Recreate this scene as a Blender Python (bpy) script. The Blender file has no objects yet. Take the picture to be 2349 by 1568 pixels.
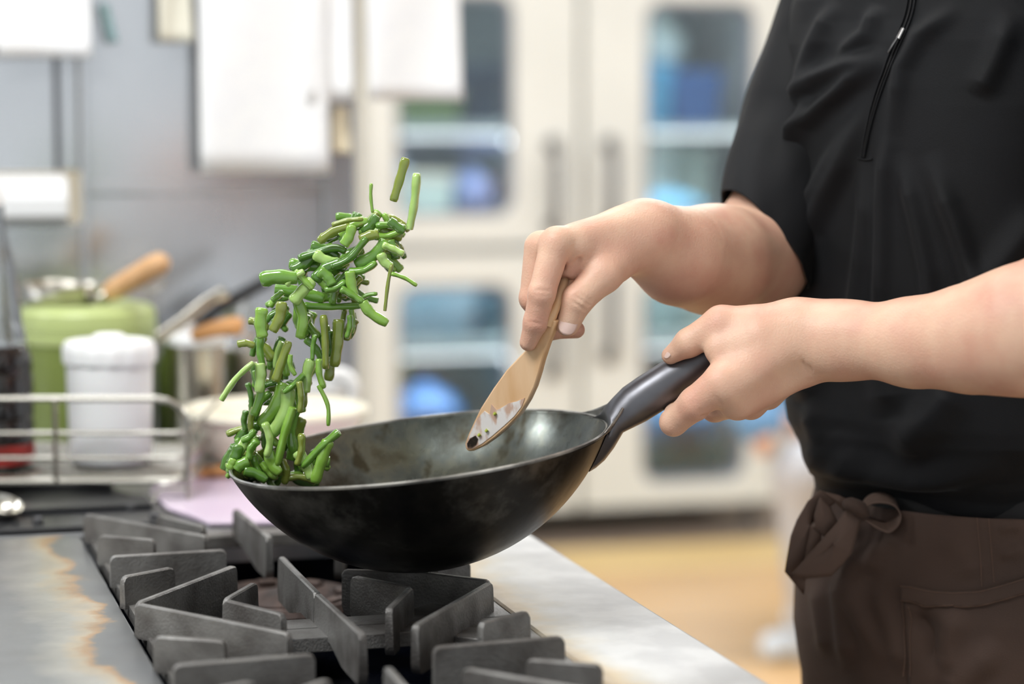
import bpy, math, random
import numpy as np
from mathutils import Vector, Matrix, noise as mnoise
from mathutils.bvhtree import BVHTree
random.seed(7)
S = bpy.context.scene
COL = S.collection
# ---------------------------------------------------------------- camera, world, lights, exposure
F = 5546.0                      # focal length in pixels of the 2349 px wide frame (85 mm)
CAMH = 1.31
PITCH = math.atan((784 - 218) / F)
cam = bpy.data.cameras.new('camera'); cam.lens = F / 2349 * 36; cam.sensor_width = 36
camo = bpy.data.objects.new('camera', cam); COL.objects.link(camo)
camo.location = (0, 0, CAMH); camo.rotation_euler = (math.pi / 2 - PITCH, 0, 0)
cam.clip_start = .05
cam.dof.use_dof = True; cam.dof.focus_distance = 2.14; cam.dof.aperture_fstop = 2.4
S.camera = camo
W = bpy.data.worlds.new('world'); S.world = W; W.use_nodes = True
W.node_tree.nodes['Background'].inputs[0].default_value = (.91, .96, 1, 1)
W.node_tree.nodes['Background'].inputs[1].default_value = .72
S.view_settings.view_transform = 'Standard'; S.view_settings.look = 'None'
S.view_settings.exposure = 0.25; S.view_settings.gamma = 1; S.view_settings.use_curve_mapping = False
S.cycles.max_bounces = 8; S.cycles.diffuse_bounces = 3; S.cycles.transparent_max_bounces = 12
S.cycles.caustics_reflective = False; S.cycles.caustics_refractive = False
S.cycles.sample_clamp_indirect = 6
def area(name, loc, size, energy, rot=(0, 0, 0), color=(.95, .98, 1)):
    l = bpy.data.lights.new(name, 'AREA'); l.shape = 'RECTANGLE'; l.size, l.size_y = size; l.energy = energy; l.color = color
    o = bpy.data.objects.new(name, l); COL.objects.link(o); o.location = loc; o.rotation_euler = rot; return o
CEIL = 2.75
LAMPS = [(-.15, 2.75, 1.3, .5, 11), (-2.1, 4.2, 1.4, .5, 45), (.6, 5.2, 1.4, .5, 50), (2.9, 5.4, 1.4, .5, 34), (-1.1, 1.3, 1.4, .6, 42), (-3.4, 2.4, 1.2, .5, 40)]
for k, (x, y, a, b, e) in enumerate(LAMPS):
    area('ceiling_lamp_light', (x, y, CEIL - .1), (a, b), e)
area('window_light', (-4.3, 3.0, 1.7), (2.4, 1.4), 120, (0, -math.pi / 2, 0), (.93, .97, 1))
# ---------------------------------------------------------------- helpers
CP, SP = math.cos(PITCH), math.sin(PITCH)
def ray(px, py):
    a, b = (px - 1174.5) / F, (784 - py) / F
    return Vector((a, CP + b * SP, -SP + b * CP))
CAM = Vector((0, 0, CAMH))
def P(px, py, y):
    d = ray(px, py); return CAM + d * (y / d.y)
def G(px, py, z):
    d = ray(px, py); return CAM + d * ((z - CAMH) / d.z)
def proj(V):
    V = np.asarray(V, float); x = V[..., 0]; dy = V[..., 1]; dz = V[..., 2] - CAMH
    f = dy * CP - dz * SP; u = dy * SP + dz * CP
    return 1174.5 + F * x / f, 784 - F * u / f
def bind(o, parent):
    o.parent = parent
    if parent is not None and parent.type == 'EMPTY':
        o.matrix_parent_inverse = Matrix.Translation(parent.location).inverted()
def tag(o, label=None, cat=None, group=None, kind=None):
    if label: o['label'] = label
    if cat: o['category'] = cat
    if group: o['group'] = group
    if kind: o['kind'] = kind
    return o
def thing(name, loc, label, cat, group=None):
    o = bpy.data.objects.new(name, None); COL.objects.link(o); o.location = loc; o.empty_display_size = .05
    return tag(o, label, cat, group)
class MB:
    def __init__(s): s.v = []; s.f = []
    def add(s, v, f):
        n = len(s.v); s.v += [tuple(p) for p in v]; s.f += [tuple(i + n for i in q) for q in f]; return s
    def boxm(s, c, ax, ay, az):
        c = Vector(c); V = []
        for i in (-1, 1):
            for j in (-1, 1):
                for k in (-1, 1): V.append(c + ax * i + ay * j + az * k)
        fs = [(0, 1, 3, 2), (4, 6, 7, 5), (0, 4, 5, 1), (2, 3, 7, 6), (0, 2, 6, 4), (1, 5, 7, 3)]
        if ax.cross(ay).dot(az) < 0: fs = [q[::-1] for q in fs]
        return s.add(V, fs)
    def box(s, c, size):
        return s.boxm(c, Vector((size[0] / 2, 0, 0)), Vector((0, size[1] / 2, 0)), Vector((0, 0, size[2] / 2)))
    def loft(s, rings, cap0=True, cap1=True, closed=True):
        n = len(rings[0]); V = [p for r in rings for p in r]; fs = []
        for a in range(len(rings) - 1):
            for i in range(n if closed else n - 1):
                j = (i + 1) % n; fs.append((a * n + i, a * n + j, (a + 1) * n + j, (a + 1) * n + i))
        if cap0: fs.append(tuple(range(n))[::-1])
        if cap1: fs.append(tuple((len(rings) - 1) * n + i for i in range(n)))
        return s.add(V, fs)
    def tube(s, path, rad, n=12, flat=None, cap=True, closed=False):
        path = [Vector(p) for p in path]; m = len(path)
        if not hasattr(rad, '__len__'): rad = [rad] * m
        rings = []; prev = None
        for i, p in enumerate(path):
            if closed: t = (path[(i + 1) % m] - path[i - 1]).normalized()
            else: t = (path[min(i + 1, m - 1)] - path[max(i - 1, 0)]).normalized()
            if prev is None:
                q = Vector((0, 0, 1)) if abs(t.z) < .9 else Vector((1, 0, 0)); a = (q - t * q.dot(t)).normalized()
            else: a = (prev - t * prev.dot(t)).normalized()
            prev = a; b = t.cross(a); r = rad[i]; r1, r2 = (r if hasattr(r, '__len__') else (r, r * (flat or 1)))
            rings.append([p + a * math.cos(k * 2 * math.pi / n) * r1 + b * math.sin(k * 2 * math.pi / n) * r2 for k in range(n)])
        if closed: rings.append(rings[0]); cap = False
        return s.loft(rings, cap, cap)
    def lathe(s, prof, c, n=40, axis=None, ax=None, cap0=False, cap1=False):
        c = Vector(c); z = Vector(axis or (0, 0, 1)).normalized()
        x = Vector(ax) if ax else (Vector((1, 0, 0)) - z * z.x).normalized(); y = z.cross(x)
        rings = [[c + x * r * math.cos(k * 2 * math.pi / n) + y * r * math.sin(k * 2 * math.pi / n) + z * h for k in range(n)] for r, h in prof]
        return s.loft(rings, cap0, cap1)
    def prism(s, pts, d):
        pts = [Vector(p) for p in pts]; d = Vector(d)
        return s.loft([pts, [p + d for p in pts]])
    def build(s, name, m, parent=None, smooth=False, bevel=0, angle=40, solid=0, sub=0, label=None, cat=None, group=None, kind=None):
        me = bpy.data.meshes.new(name); V = s.v
        loc = Vector((0, 0, 0))
        if parent is None and V:
            xs, ys, zs = zip(*V); loc = Vector(((min(xs) + max(xs)) / 2, (min(ys) + max(ys)) / 2, min(zs)))
            V = [(a - loc.x, b - loc.y, c - loc.z) for a, b, c in V]
        me.from_pydata(V, [], s.f); me.validate(); me.materials.append(m)
        import bmesh
        bm = bmesh.new(); bm.from_mesh(me); bmesh.ops.recalc_face_normals(bm, faces=bm.faces); bm.to_mesh(me); bm.free()
        o = bpy.data.objects.new(name, me); COL.objects.link(o); o.location = loc
        if smooth: me.polygons.foreach_set('use_smooth', [True] * len(me.polygons))
        if smooth and angle < 180: me.set_sharp_from_angle(angle=math.radians(angle))
        if solid: q = o.modifiers.new('s', 'SOLIDIFY'); q.thickness = solid; q.offset = 0
        if bevel:
            q = o.modifiers.new('b', 'BEVEL'); q.width = bevel; q.segments = 2; q.limit_method = 'ANGLE'; q.angle_limit = math.radians(35)
        if sub: q = o.modifiers.new('u', 'SUBSURF'); q.levels = q.render_levels = sub
        if parent is not None: bind(o, parent)
        return tag(o, label, cat, group, kind)
def smoothpath(pts, n=6):
    pts = [Vector(p) for p in pts]; out = []
    for i in range(len(pts) - 1):
        p0, p1, p2, p3 = pts[max(i - 1, 0)], pts[i], pts[i + 1], pts[min(i + 2, len(pts) - 1)]
        for k in range(n):
            t = k / n
            out.append(.5 * ((2 * p1) + (p2 - p0) * t + (2 * p0 - 5 * p1 + 4 * p2 - p3) * t * t + (3 * p1 - p0 - 3 * p2 + p3) * t ** 3))
    return out + [pts[-1]]
# ---------------------------------------------------------------- materials
def srgb(c):
    return tuple(((v / 255) / 12.92 if v / 255 <= .04045 else (((v / 255) + .055) / 1.055) ** 2.4) for v in c) + (1,)
def mat(name, c, rough=.5, metal=0, c2=None, scale=20, lo=.4, hi=.65, stretch=(1, 1, 1), bump=0, bscale=200, rvar=0, sss=0, sheen=0, coat=0, spec=None, trans=0, alpha=1, detail=5, emis=0):
    m = bpy.data.materials.new(name); m.use_nodes = True; N = m.node_tree.nodes; L = m.node_tree.links; b = N['Principled BSDF']
    b.inputs['Base Color'].default_value = srgb(c); b.inputs['Roughness'].default_value = rough; b.inputs['Metallic'].default_value = metal
    if spec is not None: b.inputs['Specular IOR Level'].default_value = spec
    if sss:
        b.inputs['Subsurface Weight'].default_value = sss; b.inputs['Subsurface Radius'].default_value = (1, .35, .2); b.inputs['Subsurface Scale'].default_value = .008
    if sheen: b.inputs['Sheen Weight'].default_value = sheen; b.inputs['Sheen Roughness'].default_value = .4
    if coat: b.inputs['Coat Weight'].default_value = coat; b.inputs['Coat Roughness'].default_value = .12
    if trans: b.inputs['Transmission Weight'].default_value = trans
    b.inputs['Alpha'].default_value = alpha
    if emis: b.inputs['Emission Color'].default_value = srgb(c); b.inputs['Emission Strength'].default_value = emis
    if c2 or bump or rvar:
        tc = N.new('ShaderNodeTexCoord'); mp = N.new('ShaderNodeMapping'); mp.inputs['Scale'].default_value = stretch
        L.new(tc.outputs['Object'], mp.inputs[0])
        nz = N.new('ShaderNodeTexNoise'); nz.inputs['Scale'].default_value = scale; nz.inputs['Detail'].default_value = detail; L.new(mp.outputs[0], nz.inputs['Vector'])
        rp = N.new('ShaderNodeMapRange'); rp.inputs[1].default_value = lo; rp.inputs[2].default_value = hi; L.new(nz.outputs[0], rp.inputs[0])
        if c2:
            mx = N.new('ShaderNodeMix'); mx.data_type = 'RGBA'; mx.inputs[6].default_value = srgb(c); mx.inputs[7].default_value = srgb(c2)
            L.new(rp.outputs[0], mx.inputs[0]); L.new(mx.outputs[2], b.inputs['Base Color'])
        if rvar:
            r2 = N.new('ShaderNodeMapRange'); r2.inputs[3].default_value = rough - rvar; r2.inputs[4].default_value = rough + rvar; L.new(rp.outputs[0], r2.inputs[0]); L.new(r2.outputs[0], b.inputs['Roughness'])
        if bump:
            n2 = N.new('ShaderNodeTexNoise'); n2.inputs['Scale'].default_value = bscale; n2.inputs['Detail'].default_value = 4; L.new(mp.outputs[0], n2.inputs['Vector'])
            bp = N.new('ShaderNodeBump'); bp.inputs['Strength'].default_value = bump; bp.inputs['Distance'].default_value = .002
            L.new(n2.outputs[0], bp.inputs['Height']); L.new(bp.outputs[0], b.inputs['Normal'])
    return m
def glassmat(name, tint=(235, 240, 242), gloss=.08):
    m = bpy.data.materials.new(name); m.use_nodes = True; N = m.node_tree.nodes; L = m.node_tree.links; N.clear()
    o = N.new('ShaderNodeOutputMaterial'); t = N.new('ShaderNodeBsdfTransparent'); t.inputs[0].default_value = srgb(tint)
    g = N.new('ShaderNodeBsdfGlossy'); g.inputs['Roughness'].default_value = .05; x = N.new('ShaderNodeMixShader'); fr = N.new('ShaderNodeFresnel'); fr.inputs[0].default_value = 1.45
    ad = N.new('ShaderNodeMath'); ad.operation = 'ADD'; ad.inputs[1].default_value = gloss; L.new(fr.outputs[0], ad.inputs[0])
    L.new(ad.outputs[0], x.inputs[0]); L.new(t.outputs[0], x.inputs[1]); L.new(g.outputs[0], x.inputs[2]); L.new(x.outputs[0], o.inputs[0]); return m
M = dict(
    steel=mat('brushed_steel', (205, 207, 210), .34, 1, c2=(180, 182, 186), scale=8, stretch=(1, 14, 1), rvar=.05),
    wallsteel=mat('wall_steel', (214, 216, 219), .22, .82, c2=(202, 205, 210), scale=2, stretch=(2, 2, .6), rvar=.04),
    chrome=mat('chrome_wire', (190, 186, 176), .24, 1),
    iron=mat('cast_iron', (124, 122, 119), .48, .4, c2=(84, 80, 77), scale=22, bump=.35, bscale=420, rvar=.08),
    rusty=mat('burner_iron', (96, 80, 74), .6, .4, c2=(58, 50, 48), scale=30, bump=.4, bscale=300),
    pit=mat('pit_blued_steel', (22, 26, 40), .35, .6, c2=(14, 14, 16), scale=14, rvar=.1),
    black=mat('black_enamel', (24, 25, 28), .38, 0, c2=(34, 35, 38), scale=10),
    fridge=mat('fridge_paint', (212, 213, 208), .42, 0, c2=(205, 206, 201), scale=3),
    fridge_in=mat('fridge_inside', (120, 132, 134), .6),
    gasket=mat('grey_gasket', (118, 124, 136), .55),
    handle=mat('grey_handle', (92, 92, 94), .35, .6),
    shelf=mat('shelf_pale', (205, 216, 214), .4),
    glass=glassmat('window_glass', (225, 232, 236), .05),
    paper=mat('paper_white', (252, 252, 252), .6, c2=(248, 248, 250), scale=30),
    skin=mat('skin', (224, 184, 158), .46, c2=(212, 160, 138), scale=26, lo=.35, hi=.7, bump=.22, bscale=520, sss=.16, spec=.4),
    nail=mat('nail', (232, 196, 184), .25, sss=.15),
    shirt=mat('black_knit', (14, 15, 18), .7, c2=(10, 11, 13), scale=14, bump=.25, bscale=1500, spec=.22, sheen=.05),
    zipm=mat('zip_metal', (150, 148, 146), .3, 1),
    apron=mat('brown_twill', (74, 55, 45), .8, c2=(64, 47, 38), scale=9, bump=.4, bscale=1300, sheen=.05),
    tie=mat('brown_twill_tie', (96, 76, 66), .8, c2=(84, 66, 56), scale=9, bump=.3, bscale=1300),
    stitch=mat('brown_thread', (128, 98, 80), .8),
    trouser=mat('black_trouser', (12, 11, 12), .8),
    hair=mat('black_hair', (18, 15, 14), .5),
    wood=mat('pale_wood', (214, 170, 112), .5, c2=(196, 146, 88), scale=9, stretch=(1, 1, 9), bump=.15, bscale=80),
    pinewood=mat('honey_wood', (222, 176, 128), .5, c2=(210, 160, 110), scale=6, stretch=(6, 6, 1)),
    orangewood=mat('orange_wood', (214, 158, 100), .5, c2=(200, 140, 84), scale=8),
    plum=mat('lavender_plastic', (214, 198, 216), .3, c2=(206, 186, 208), scale=5),
    cream=mat('cream_plastic', (244, 238, 220), .35, c2=(238, 228, 208), scale=4, sss=.05),
    white=mat('white_plastic', (252, 252, 251), .38, sss=.05),
    white2=mat('white_ceramic', (244, 244, 243), .25),
    green=mat('green_enamel', (136, 152, 78), .35, c2=(128, 142, 72), scale=5),
    lid=mat('pale_green_lid', (196, 210, 140), .35, c2=(188, 202, 128), scale=6),
    soy=mat('dark_soy', (22, 16, 16), .12, c2=(38, 22, 18), scale=9, coat=.6),
    pet=glassmat('clear_plastic', (250, 251, 250), .28),
    red=mat('red_label', (170, 52, 44), .5),
    floor=mat('tan_vinyl', (196, 160, 114), .42, c2=(188, 150, 104), scale=3, stretch=(.4, 3, 1)),
    plank=mat('pale_plank', (224, 196, 142), .42, c2=(214, 182, 124), scale=2.5, stretch=(.5, 3, 1)),
    plank2=mat('straw_plank', (212, 184, 128), .42, c2=(204, 172, 116), scale=2.5, stretch=(.5, 3, 1)),
    greyfloor=mat('taupe_floor', (150, 134, 122), .5, c2=(140, 124, 112), scale=3),
    wall=mat('cream_wall', (226, 222, 206), .7, c2=(220, 216, 200), scale=2),
    ceil=mat('white_ceiling', (238, 238, 236), .8, c2=(232, 232, 230), scale=2),
)
# ---------------------------------------------------------------- range frame of reference
CT = .851                                            # counter top height
U = Vector((-.2708, .9626, 0)); VV = Vector((.9626, .2708, 0)); Z = Vector((0, 0, 1))
st = lambda p: (p.dot(VV), p.dot(U))
def R(s, t, z): return VV * s + U * t + Z * z
sgap = (st(G(195, 1235, CT))[0] + st(G(385, 1568, CT))[0]) / 2
sedge = (st(G(1245, 1240, CT))[0] + st(G(1770, 1568, CT))[0]) / 2
sright = st(G(1168, 1404, CT))[0]
tback = st(G(100, 1229, CT))[1]
tmid = st(G(850, 1434, CT))[1]
def rbox(mb, s0, s1, t0, t1, z0, z1):
    return mb.boxm(R((s0 + s1) / 2, (t0 + t1) / 2, (z0 + z1) / 2), VV * ((s1 - s0) / 2), U * ((t1 - t0) / 2), Z * ((z1 - z0) / 2))
# ---------------------------------------------------------------- room shell
def stained_steel():
    m = mat('stained_steel', (176, 178, 178), .36, .75)
    N = m.node_tree.nodes; L = m.node_tree.links; b = N['Principled BSDF']
    tc = N.new('ShaderNodeTexCoord'); sx = N.new('ShaderNodeSeparateXYZ'); L.new(tc.outputs['Object'], sx.inputs[0])
    nz = N.new('ShaderNodeTexNoise'); nz.inputs['Scale'].default_value = 7; nz.inputs['Detail'].default_value = 7; nz.inputs['Roughness'].default_value = .6; L.new(tc.outputs['Object'], nz.inputs['Vector'])
    dot = N.new('ShaderNodeVectorMath'); dot.operation = 'DOT_PRODUCT'; dot.inputs[1].default_value = tuple(VV); L.new(tc.outputs['Object'], dot.inputs[0])
    m.node_tree['k'] = 1
    return m, N, L, b, nz, dot
def stain_mat(name, edge, sign, base, width=.075, heavy=1.0):
    """bare steel, with an orange heat stain in a wavering band along the grates and grey scorched metal right beside them"""
    m, N, L, b, nz, dot = stained_steel(); m.name = name
    d = N.new('ShaderNodeMath'); d.operation = 'SUBTRACT'; d.inputs[1].default_value = edge; L.new(dot.outputs['Value'], d.inputs[0])
    a = N.new('ShaderNodeMath'); a.operation = 'MULTIPLY'; a.inputs[1].default_value = sign; L.new(d.outputs[0], a.inputs[0])
    w = N.new('ShaderNodeMath'); w.operation = 'MULTIPLY_ADD'; w.inputs[1].default_value = width * 3.2; w.inputs[2].default_value = -width * 1.6; L.new(nz.outputs[0], w.inputs[0])
    e = N.new('ShaderNodeMath'); e.operation = 'ADD'; L.new(a.outputs[0], e.inputs[0]); L.new(w.outputs[0], e.inputs[1])
    cr = N.new('ShaderNodeValToRGB'); mr = N.new('ShaderNodeMapRange'); mr.inputs[1].default_value = 0; mr.inputs[2].default_value = width * 2.6; L.new(e.outputs[0], mr.inputs[0]); L.new(mr.outputs[0], cr.inputs[0])
    el = cr.color_ramp.elements
    if heavy > .5: stops = [(0, (120, 122, 124)), (.30, (136, 138, 138)), (.37, (196, 160, 120)), (.46, (206, 192, 168)), (.62, (190, 188, 180)), (1, base)]
    else: stops = [(0, (176, 158, 132)), (.12, (194, 178, 150)), (.28, (186, 182, 172)), (.45, (180, 180, 178)), (.8, base), (1, base)]
    el[0].position = 0; el[0].color = srgb(stops[0][1]); el[1].position = 1; el[1].color = srgb(stops[-1][1])
    for p, c in stops[1:-1]: x = el.new(p); x.color = srgb(c)
    n3 = N.new('ShaderNodeTexNoise'); n3.inputs['Scale'].default_value = 22; n3.inputs['Detail'].default_value = 8; L.new(N['Texture Coordinate'].outputs['Object'] if 'Texture Coordinate' in N else nz.inputs['Vector'].links[0].from_socket, n3.inputs['Vector'])
    mr3 = N.new('ShaderNodeMapRange'); mr3.inputs[1].default_value = .42; mr3.inputs[2].default_value = .62; mr3.inputs[3].default_value = .0; mr3.inputs[4].default_value = .22; L.new(n3.outputs[0], mr3.inputs[0])
    mx = N.new('ShaderNodeMix'); mx.data_type = 'RGBA'; L.new(mr3.outputs[0], mx.inputs[0]); L.new(cr.outputs[0], mx.inputs[6]); mx.inputs[7].default_value = srgb((120, 118, 112)) if heavy > .5 else srgb((236, 236, 234))
    L.new(mx.outputs[2], b.inputs['Base Color'])
    r = N.new('ShaderNodeMapRange'); r.inputs[3].default_value = .26; r.inputs[4].default_value = .42; L.new(nz.outputs[0], r.inputs[0]); L.new(r.outputs[0], b.inputs['Roughness'])
    return m
def struct(name, mb, m, **k): return mb.build(name, m, None, kind='structure', **k)
# the fridge front plane, parallel to VV, and the floor areas
fl = G(1700, 1218, 0); tF = st(fl)[1]               # distance of the fridge front along U
def FP(px, py):                                      # pixel on the fridge front -> (s, z)
    d = ray(px, py); k = tF / d.dot(U); p = CAM + d * k; return p.dot(VV), p.z
tfl = st(G(1550, 1244, 0))[1]
b = MB(); rbox(b, -6, 7, tfl, 9.2, -.1, 0); struct('floor', b, M['greyfloor'])
t1 = tfl
fr = thing('floor_boards', R(1.5, 4, -.04), 'tan vinyl floor laid in wide boards running across the kitchen', 'floor'); fr['kind'] = 'structure'
seq = [(.11, 'plank'), (.15, 'plank2'), (.13, 'plank')] + [(.30, 'floor')] * 20
for k, (w, mn) in enumerate(seq):
    s0 = -5.5 + (k * .77) % 1.8
    while s0 < 6:
        b = MB(); rbox(b, s0 + .001, s0 + 1.799, t1 - w + .001, t1 - .001, -.04, random.uniform(-.0006, .0)); b.build('floor_board', M[mn], fr); s0 += 1.8
    t1 -= w
b = MB(); rbox(b, -6, 7, 8.35, 8.45, 0, CEIL); struct('wall_back', b, M['wall'])
b = MB(); rbox(b, -6, -5.9, -1, 8.4, 0, CEIL); struct('wall_left', b, M['wall'])
b = MB(); rbox(b, -6, 7, -1.5, 8.4, CEIL, CEIL + .1); struct('ceiling', b, M['ceil'])
M['tube'] = mat('lamp_diffuser', (255, 252, 246), .5, emis=2.2)
for k, (x, y, a, bb, e) in enumerate(LAMPS):
    t = thing('ceiling_light', (x, y, CEIL - .05), 'long white ceiling light fitting over the kitchen', 'lamp', 'ceiling lights over the kitchen')
    m1 = MB(); m1.box((x, y, CEIL - .03), (a + .06, bb + .06, .06)); m1.build('frame', M['ceil'], t)
    m1 = MB(); m1.box((x, y, CEIL - .07), (a, bb, .02)); m1.build('diffuser', M['tube'], t)
# ---------------------------------------------------------------- stainless partition wall behind the back counter
TP = st(P(500, 500, 3.42))[1]
def PP(px, py, off=0):
    d = ray(px, py); return CAM + d * ((TP - off) / d.dot(U))
sp_edge = PP(812, 500).dot(VV)
wall = thing('wall_partition', R(-1.2, TP, 0), None, None); wall['kind'] = 'structure'
zs = PP(500, 436).z
def panel(px0, px1, z0, z1, off0, off1, m='wallsteel', name='panel', bev=.002):
    s0 = PP(px0, 500).dot(VV) if px0 > -5000 else -3.5; s1 = PP(px1, 500).dot(VV)
    b = MB(); rbox(b, s0, s1, TP - off1, TP - off0, z0, z1); return b.build(name, M[m], wall, bevel=bev)
panel(200, 738, zs, 2.6, -.03, 0); panel(200, 738, CT, zs - .003, -.03, .002)
panel(741, 812, CT, 2.6, -.03, .012, name='post')
panel(186, 198, CT, 2.6, -.02, .02, name='corner_trim')
panel(200, 738, zs - .004, zs + .012, 0, .006, name='seam_strip')
panel(-6000, 184, CT, PP(100, 512).z, -.03, .0)
panel(-6000, 184, PP(100, 395).z, 2.6, -.03, .0)
M['whitesteel'] = mat('white_lid_and_glare', (245, 246, 247), .4)  # white of a pot lid; on the wall rail it paints in reflected glare
b = MB(); z0, z1 = PP(100, 510).z, PP(100, 402).z
prof = [(0, z0), (.035, z0), (.05, z0 + .01), (.05, z0 + .035), (.035, z1), (0, z1)]
r0 = [R(-3.5, TP - a, z) for a, z in prof]; r1 = [R(PP(150, 450).dot(VV), TP - a, z) for a, z in prof]
b.loft([r0, r1]); b.build('glare_white_shelf', M['whitesteel'], None, bevel=.003, label='shelf rail along the steel wall at far left, its reflected glare painted white', cat='shelf')  # white colour stands in for light reflected off the steel ledge
for k, (x0, x1, mn) in enumerate([(128, 140, 'handle'), (148, 176, 'wallsteel')]):
    panel(x0, x1, PP(100, 392).z, 2.6, 0, .008, m=mn, name='trim_bar')
# sheets of paper
def sheet(pxs, off, label, m='paper', name='paper_sheet', cat='paper'):
    pts = [PP(x, y, off) for x, y in pxs]; b = MB(); n = 10
    a, bb, c, d = pts      # tl, tr, br, bl
    G0 = []
    for i in range(n + 1):
        for j in range(n + 1):
            u, v = i / n, j / n
            p = (a * (1 - u) + bb * u) * (1 - v) + (d * (1 - u) + c * u) * v
            G0.append(p - U * (.006 * math.sin(u * 5 + v * 2) + .014 * v * v))
    f = [(i * (n + 1) + j, i * (n + 1) + j + 1, (i + 1) * (n + 1) + j + 1, (i + 1) * (n + 1) + j) for i in range(n) for j in range(n)]
    b.add(G0, f); return b.build(name, M[m], None, smooth=True, angle=180, solid=.0006, label=label, cat=cat)
sheet([(-60, -180), (206, -180), (206, 131), (-8, 131)], .03, 'white paper notice at the far left of the steel wall')
sheet([(452, -150), (750, -150), (752, 398), (456, 396)], .04, 'large white paper notice hanging in the middle of the steel wall')
sheet([(700, -150), (806, -150), (804, 228), (700, 236)], .03, 'white paper notice tucked behind the right side of the large notice')
sheet([(838, -150), (1056, -150), (1056, 231), (842, 229)], .05, 'white paper notice hanging in front of the glass-door fridge')
M['kraft'] = mat('cream_paper', (226, 222, 206), .7)
sheet([(358, -120), (432, -120), (440, 96), (362, 96)], .03, 'small cream paper slip left of the large notice', 'kraft', 'paper_slip')
M['beige'] = mat('beige_paper', (224, 212, 186), .7)
sheet([(758, 244), (800, 244), (800, 350), (758, 350)], .02, 'small beige label stuck on the steel post', 'beige', 'paper_label', 'label')
M['teal'] = mat('teal_cloth', (140, 166, 168), .7)
sheet([(225, 8), (252, 8), (268, 98), (248, 98)], .02, 'narrow teal strip hanging right of the leftmost notice', 'teal', 'hanging_strip', 'strip')
# the rail the papers hang from (above the frame)
b = MB(); b.tube([R(-2.5, TP - .04, PP(500, -165).z), R(PP(1080, 0).dot(VV), TP - .04, PP(500, -165).z)], .008)
b.build('hanging_rail', M['chrome'], None, smooth=True, label='thin steel rail that the paper notices hang from', cat='rail')
# ---------------------------------------------------------------- fridge
s0, ztop = FP(828, 0); s1 = FP(1792, 0)[0]; zb = FP(1200, 1166)[1]
sm = FP(1322, 600)[0]; zm0, zm1 = FP(1322, 574)[1], FP(1322, 556)[1]; ztop = FP(1200, -150)[1] + .5
fz = thing('glass_door_fridge', R((s0 + s1) / 2, tF + .35, 0), 'tall pale grey four-door catering fridge with rounded glass windows', 'fridge')
b = MB()
rbox(b, s0 + .002, s1 - .002, tF + .62, tF + .65, zb, ztop)
rbox(b, s0, s0 + .035, tF + .012, tF + .62, zb, ztop); rbox(b, s1 - .035, s1, tF + .012, tF + .62, zb, ztop)
rbox(b, s0 + .035, s1 - .035, tF + .012, tF + .62, ztop - .04, ztop); rbox(b, s0 + .035, s1 - .035, tF + .012, tF + .62, zb, zb + .05)
rbox(b, s0 + .035, s1 - .035, tF + .012, tF + .62, zm0 - .02, zm1 + .02); rbox(b, sm - .02, sm + .02, tF + .012, tF + .2, zb + .05, ztop - .04)
b.build('cabinet_body', M['fridge'], fz)
b = MB(); rbox(b, s0 + .036, s1 - .036, tF + .60, tF + .619, zb + .05, ztop - .04); b.build('inner_back', M['fridge_in'], fz)
for (a, tt) in ((s0 + .06, tF + .06), (s1 - .06, tF + .06), (s0 + .06, tF + .58), (s1 - .06, tF + .58)):
    b = MB(); b.lathe([(.028, 0), (.028, .02), (.016, .03), (.016, zb)], R(a, tt, 0), 16, cap0=True, cap1=True); b.build('foot', M['handle'], fz)
def rrect(a0, a1, z0, z1, r, n=6):
    pts = []
    for cx, cz, q in ((a1 - r, z1 - r, 0), (a0 + r, z1 - r, 1), (a0 + r, z0 + r, 2), (a1 - r, z0 + r, 3)):
        for k in range(n + 1):
            t = (q + k / n) * math.pi / 2; pts.append((cx + r * math.cos(t), cz + r * math.sin(t)))
    return pts
def ringplate(outer, inner, t0, t1):
    b = MB(); n = len(outer)
    L = [[R(s, t0, z) for s, z in outer], [R(s, t0, z) for s, z in inner], [R(s, t1, z) for s, z in inner], [R(s, t1, z) for s, z in outer]]
    L.append(L[0]); b.loft(L, False, False); return b
def door(a0, a1, z0, z1, w):
    """w: window rectangle (s0, s1, z0, z1)"""
    outer = rrect(a0, a1, z0, z1, .012); inner = rrect(*w, .055)
    d = ringplate(outer, inner, tF - .045, tF + .01).build('door', M['fridge'], fz, smooth=True, angle=30, bevel=.004)
    g = .014; inner2 = rrect(w[0] + g, w[1] - g, w[2] + g, w[3] - g, .045)
    ringplate(inner, inner2, tF - .035, tF - .0).build('gasket', M['gasket'], d, smooth=True, angle=30)
    b = MB(); b.prism([R(s, tF - .018, z) for s, z in inner2], U * .006); b.build('pane', M['glass'], d)
    return d
def fx(x): return FP(x, 600)[0]
def fzz(y, x=1200): return FP(x, y)[1]
wUL = (fx(903), fx(1170), fzz(492), fzz(-12)); wUR = (fx(1468), fx(1716), fzz(492, 1590), fzz(6, 1590))
wLL = (fx(903), fx(1168), fzz(1095), fzz(648)); wLR = (fx(1464), fx(1702), fzz(1098, 1590), fzz(640, 1590))
g = .004
d1 = door(s0, sm - .009, zm1, ztop, wUL); d2 = door(sm + .009, s1, zm1, ztop, wUR)
d3 = door(s0, sm - .009, zb, zm0, wLL); d4 = door(sm + .009, s1, zb, zm0, wLR)
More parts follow.
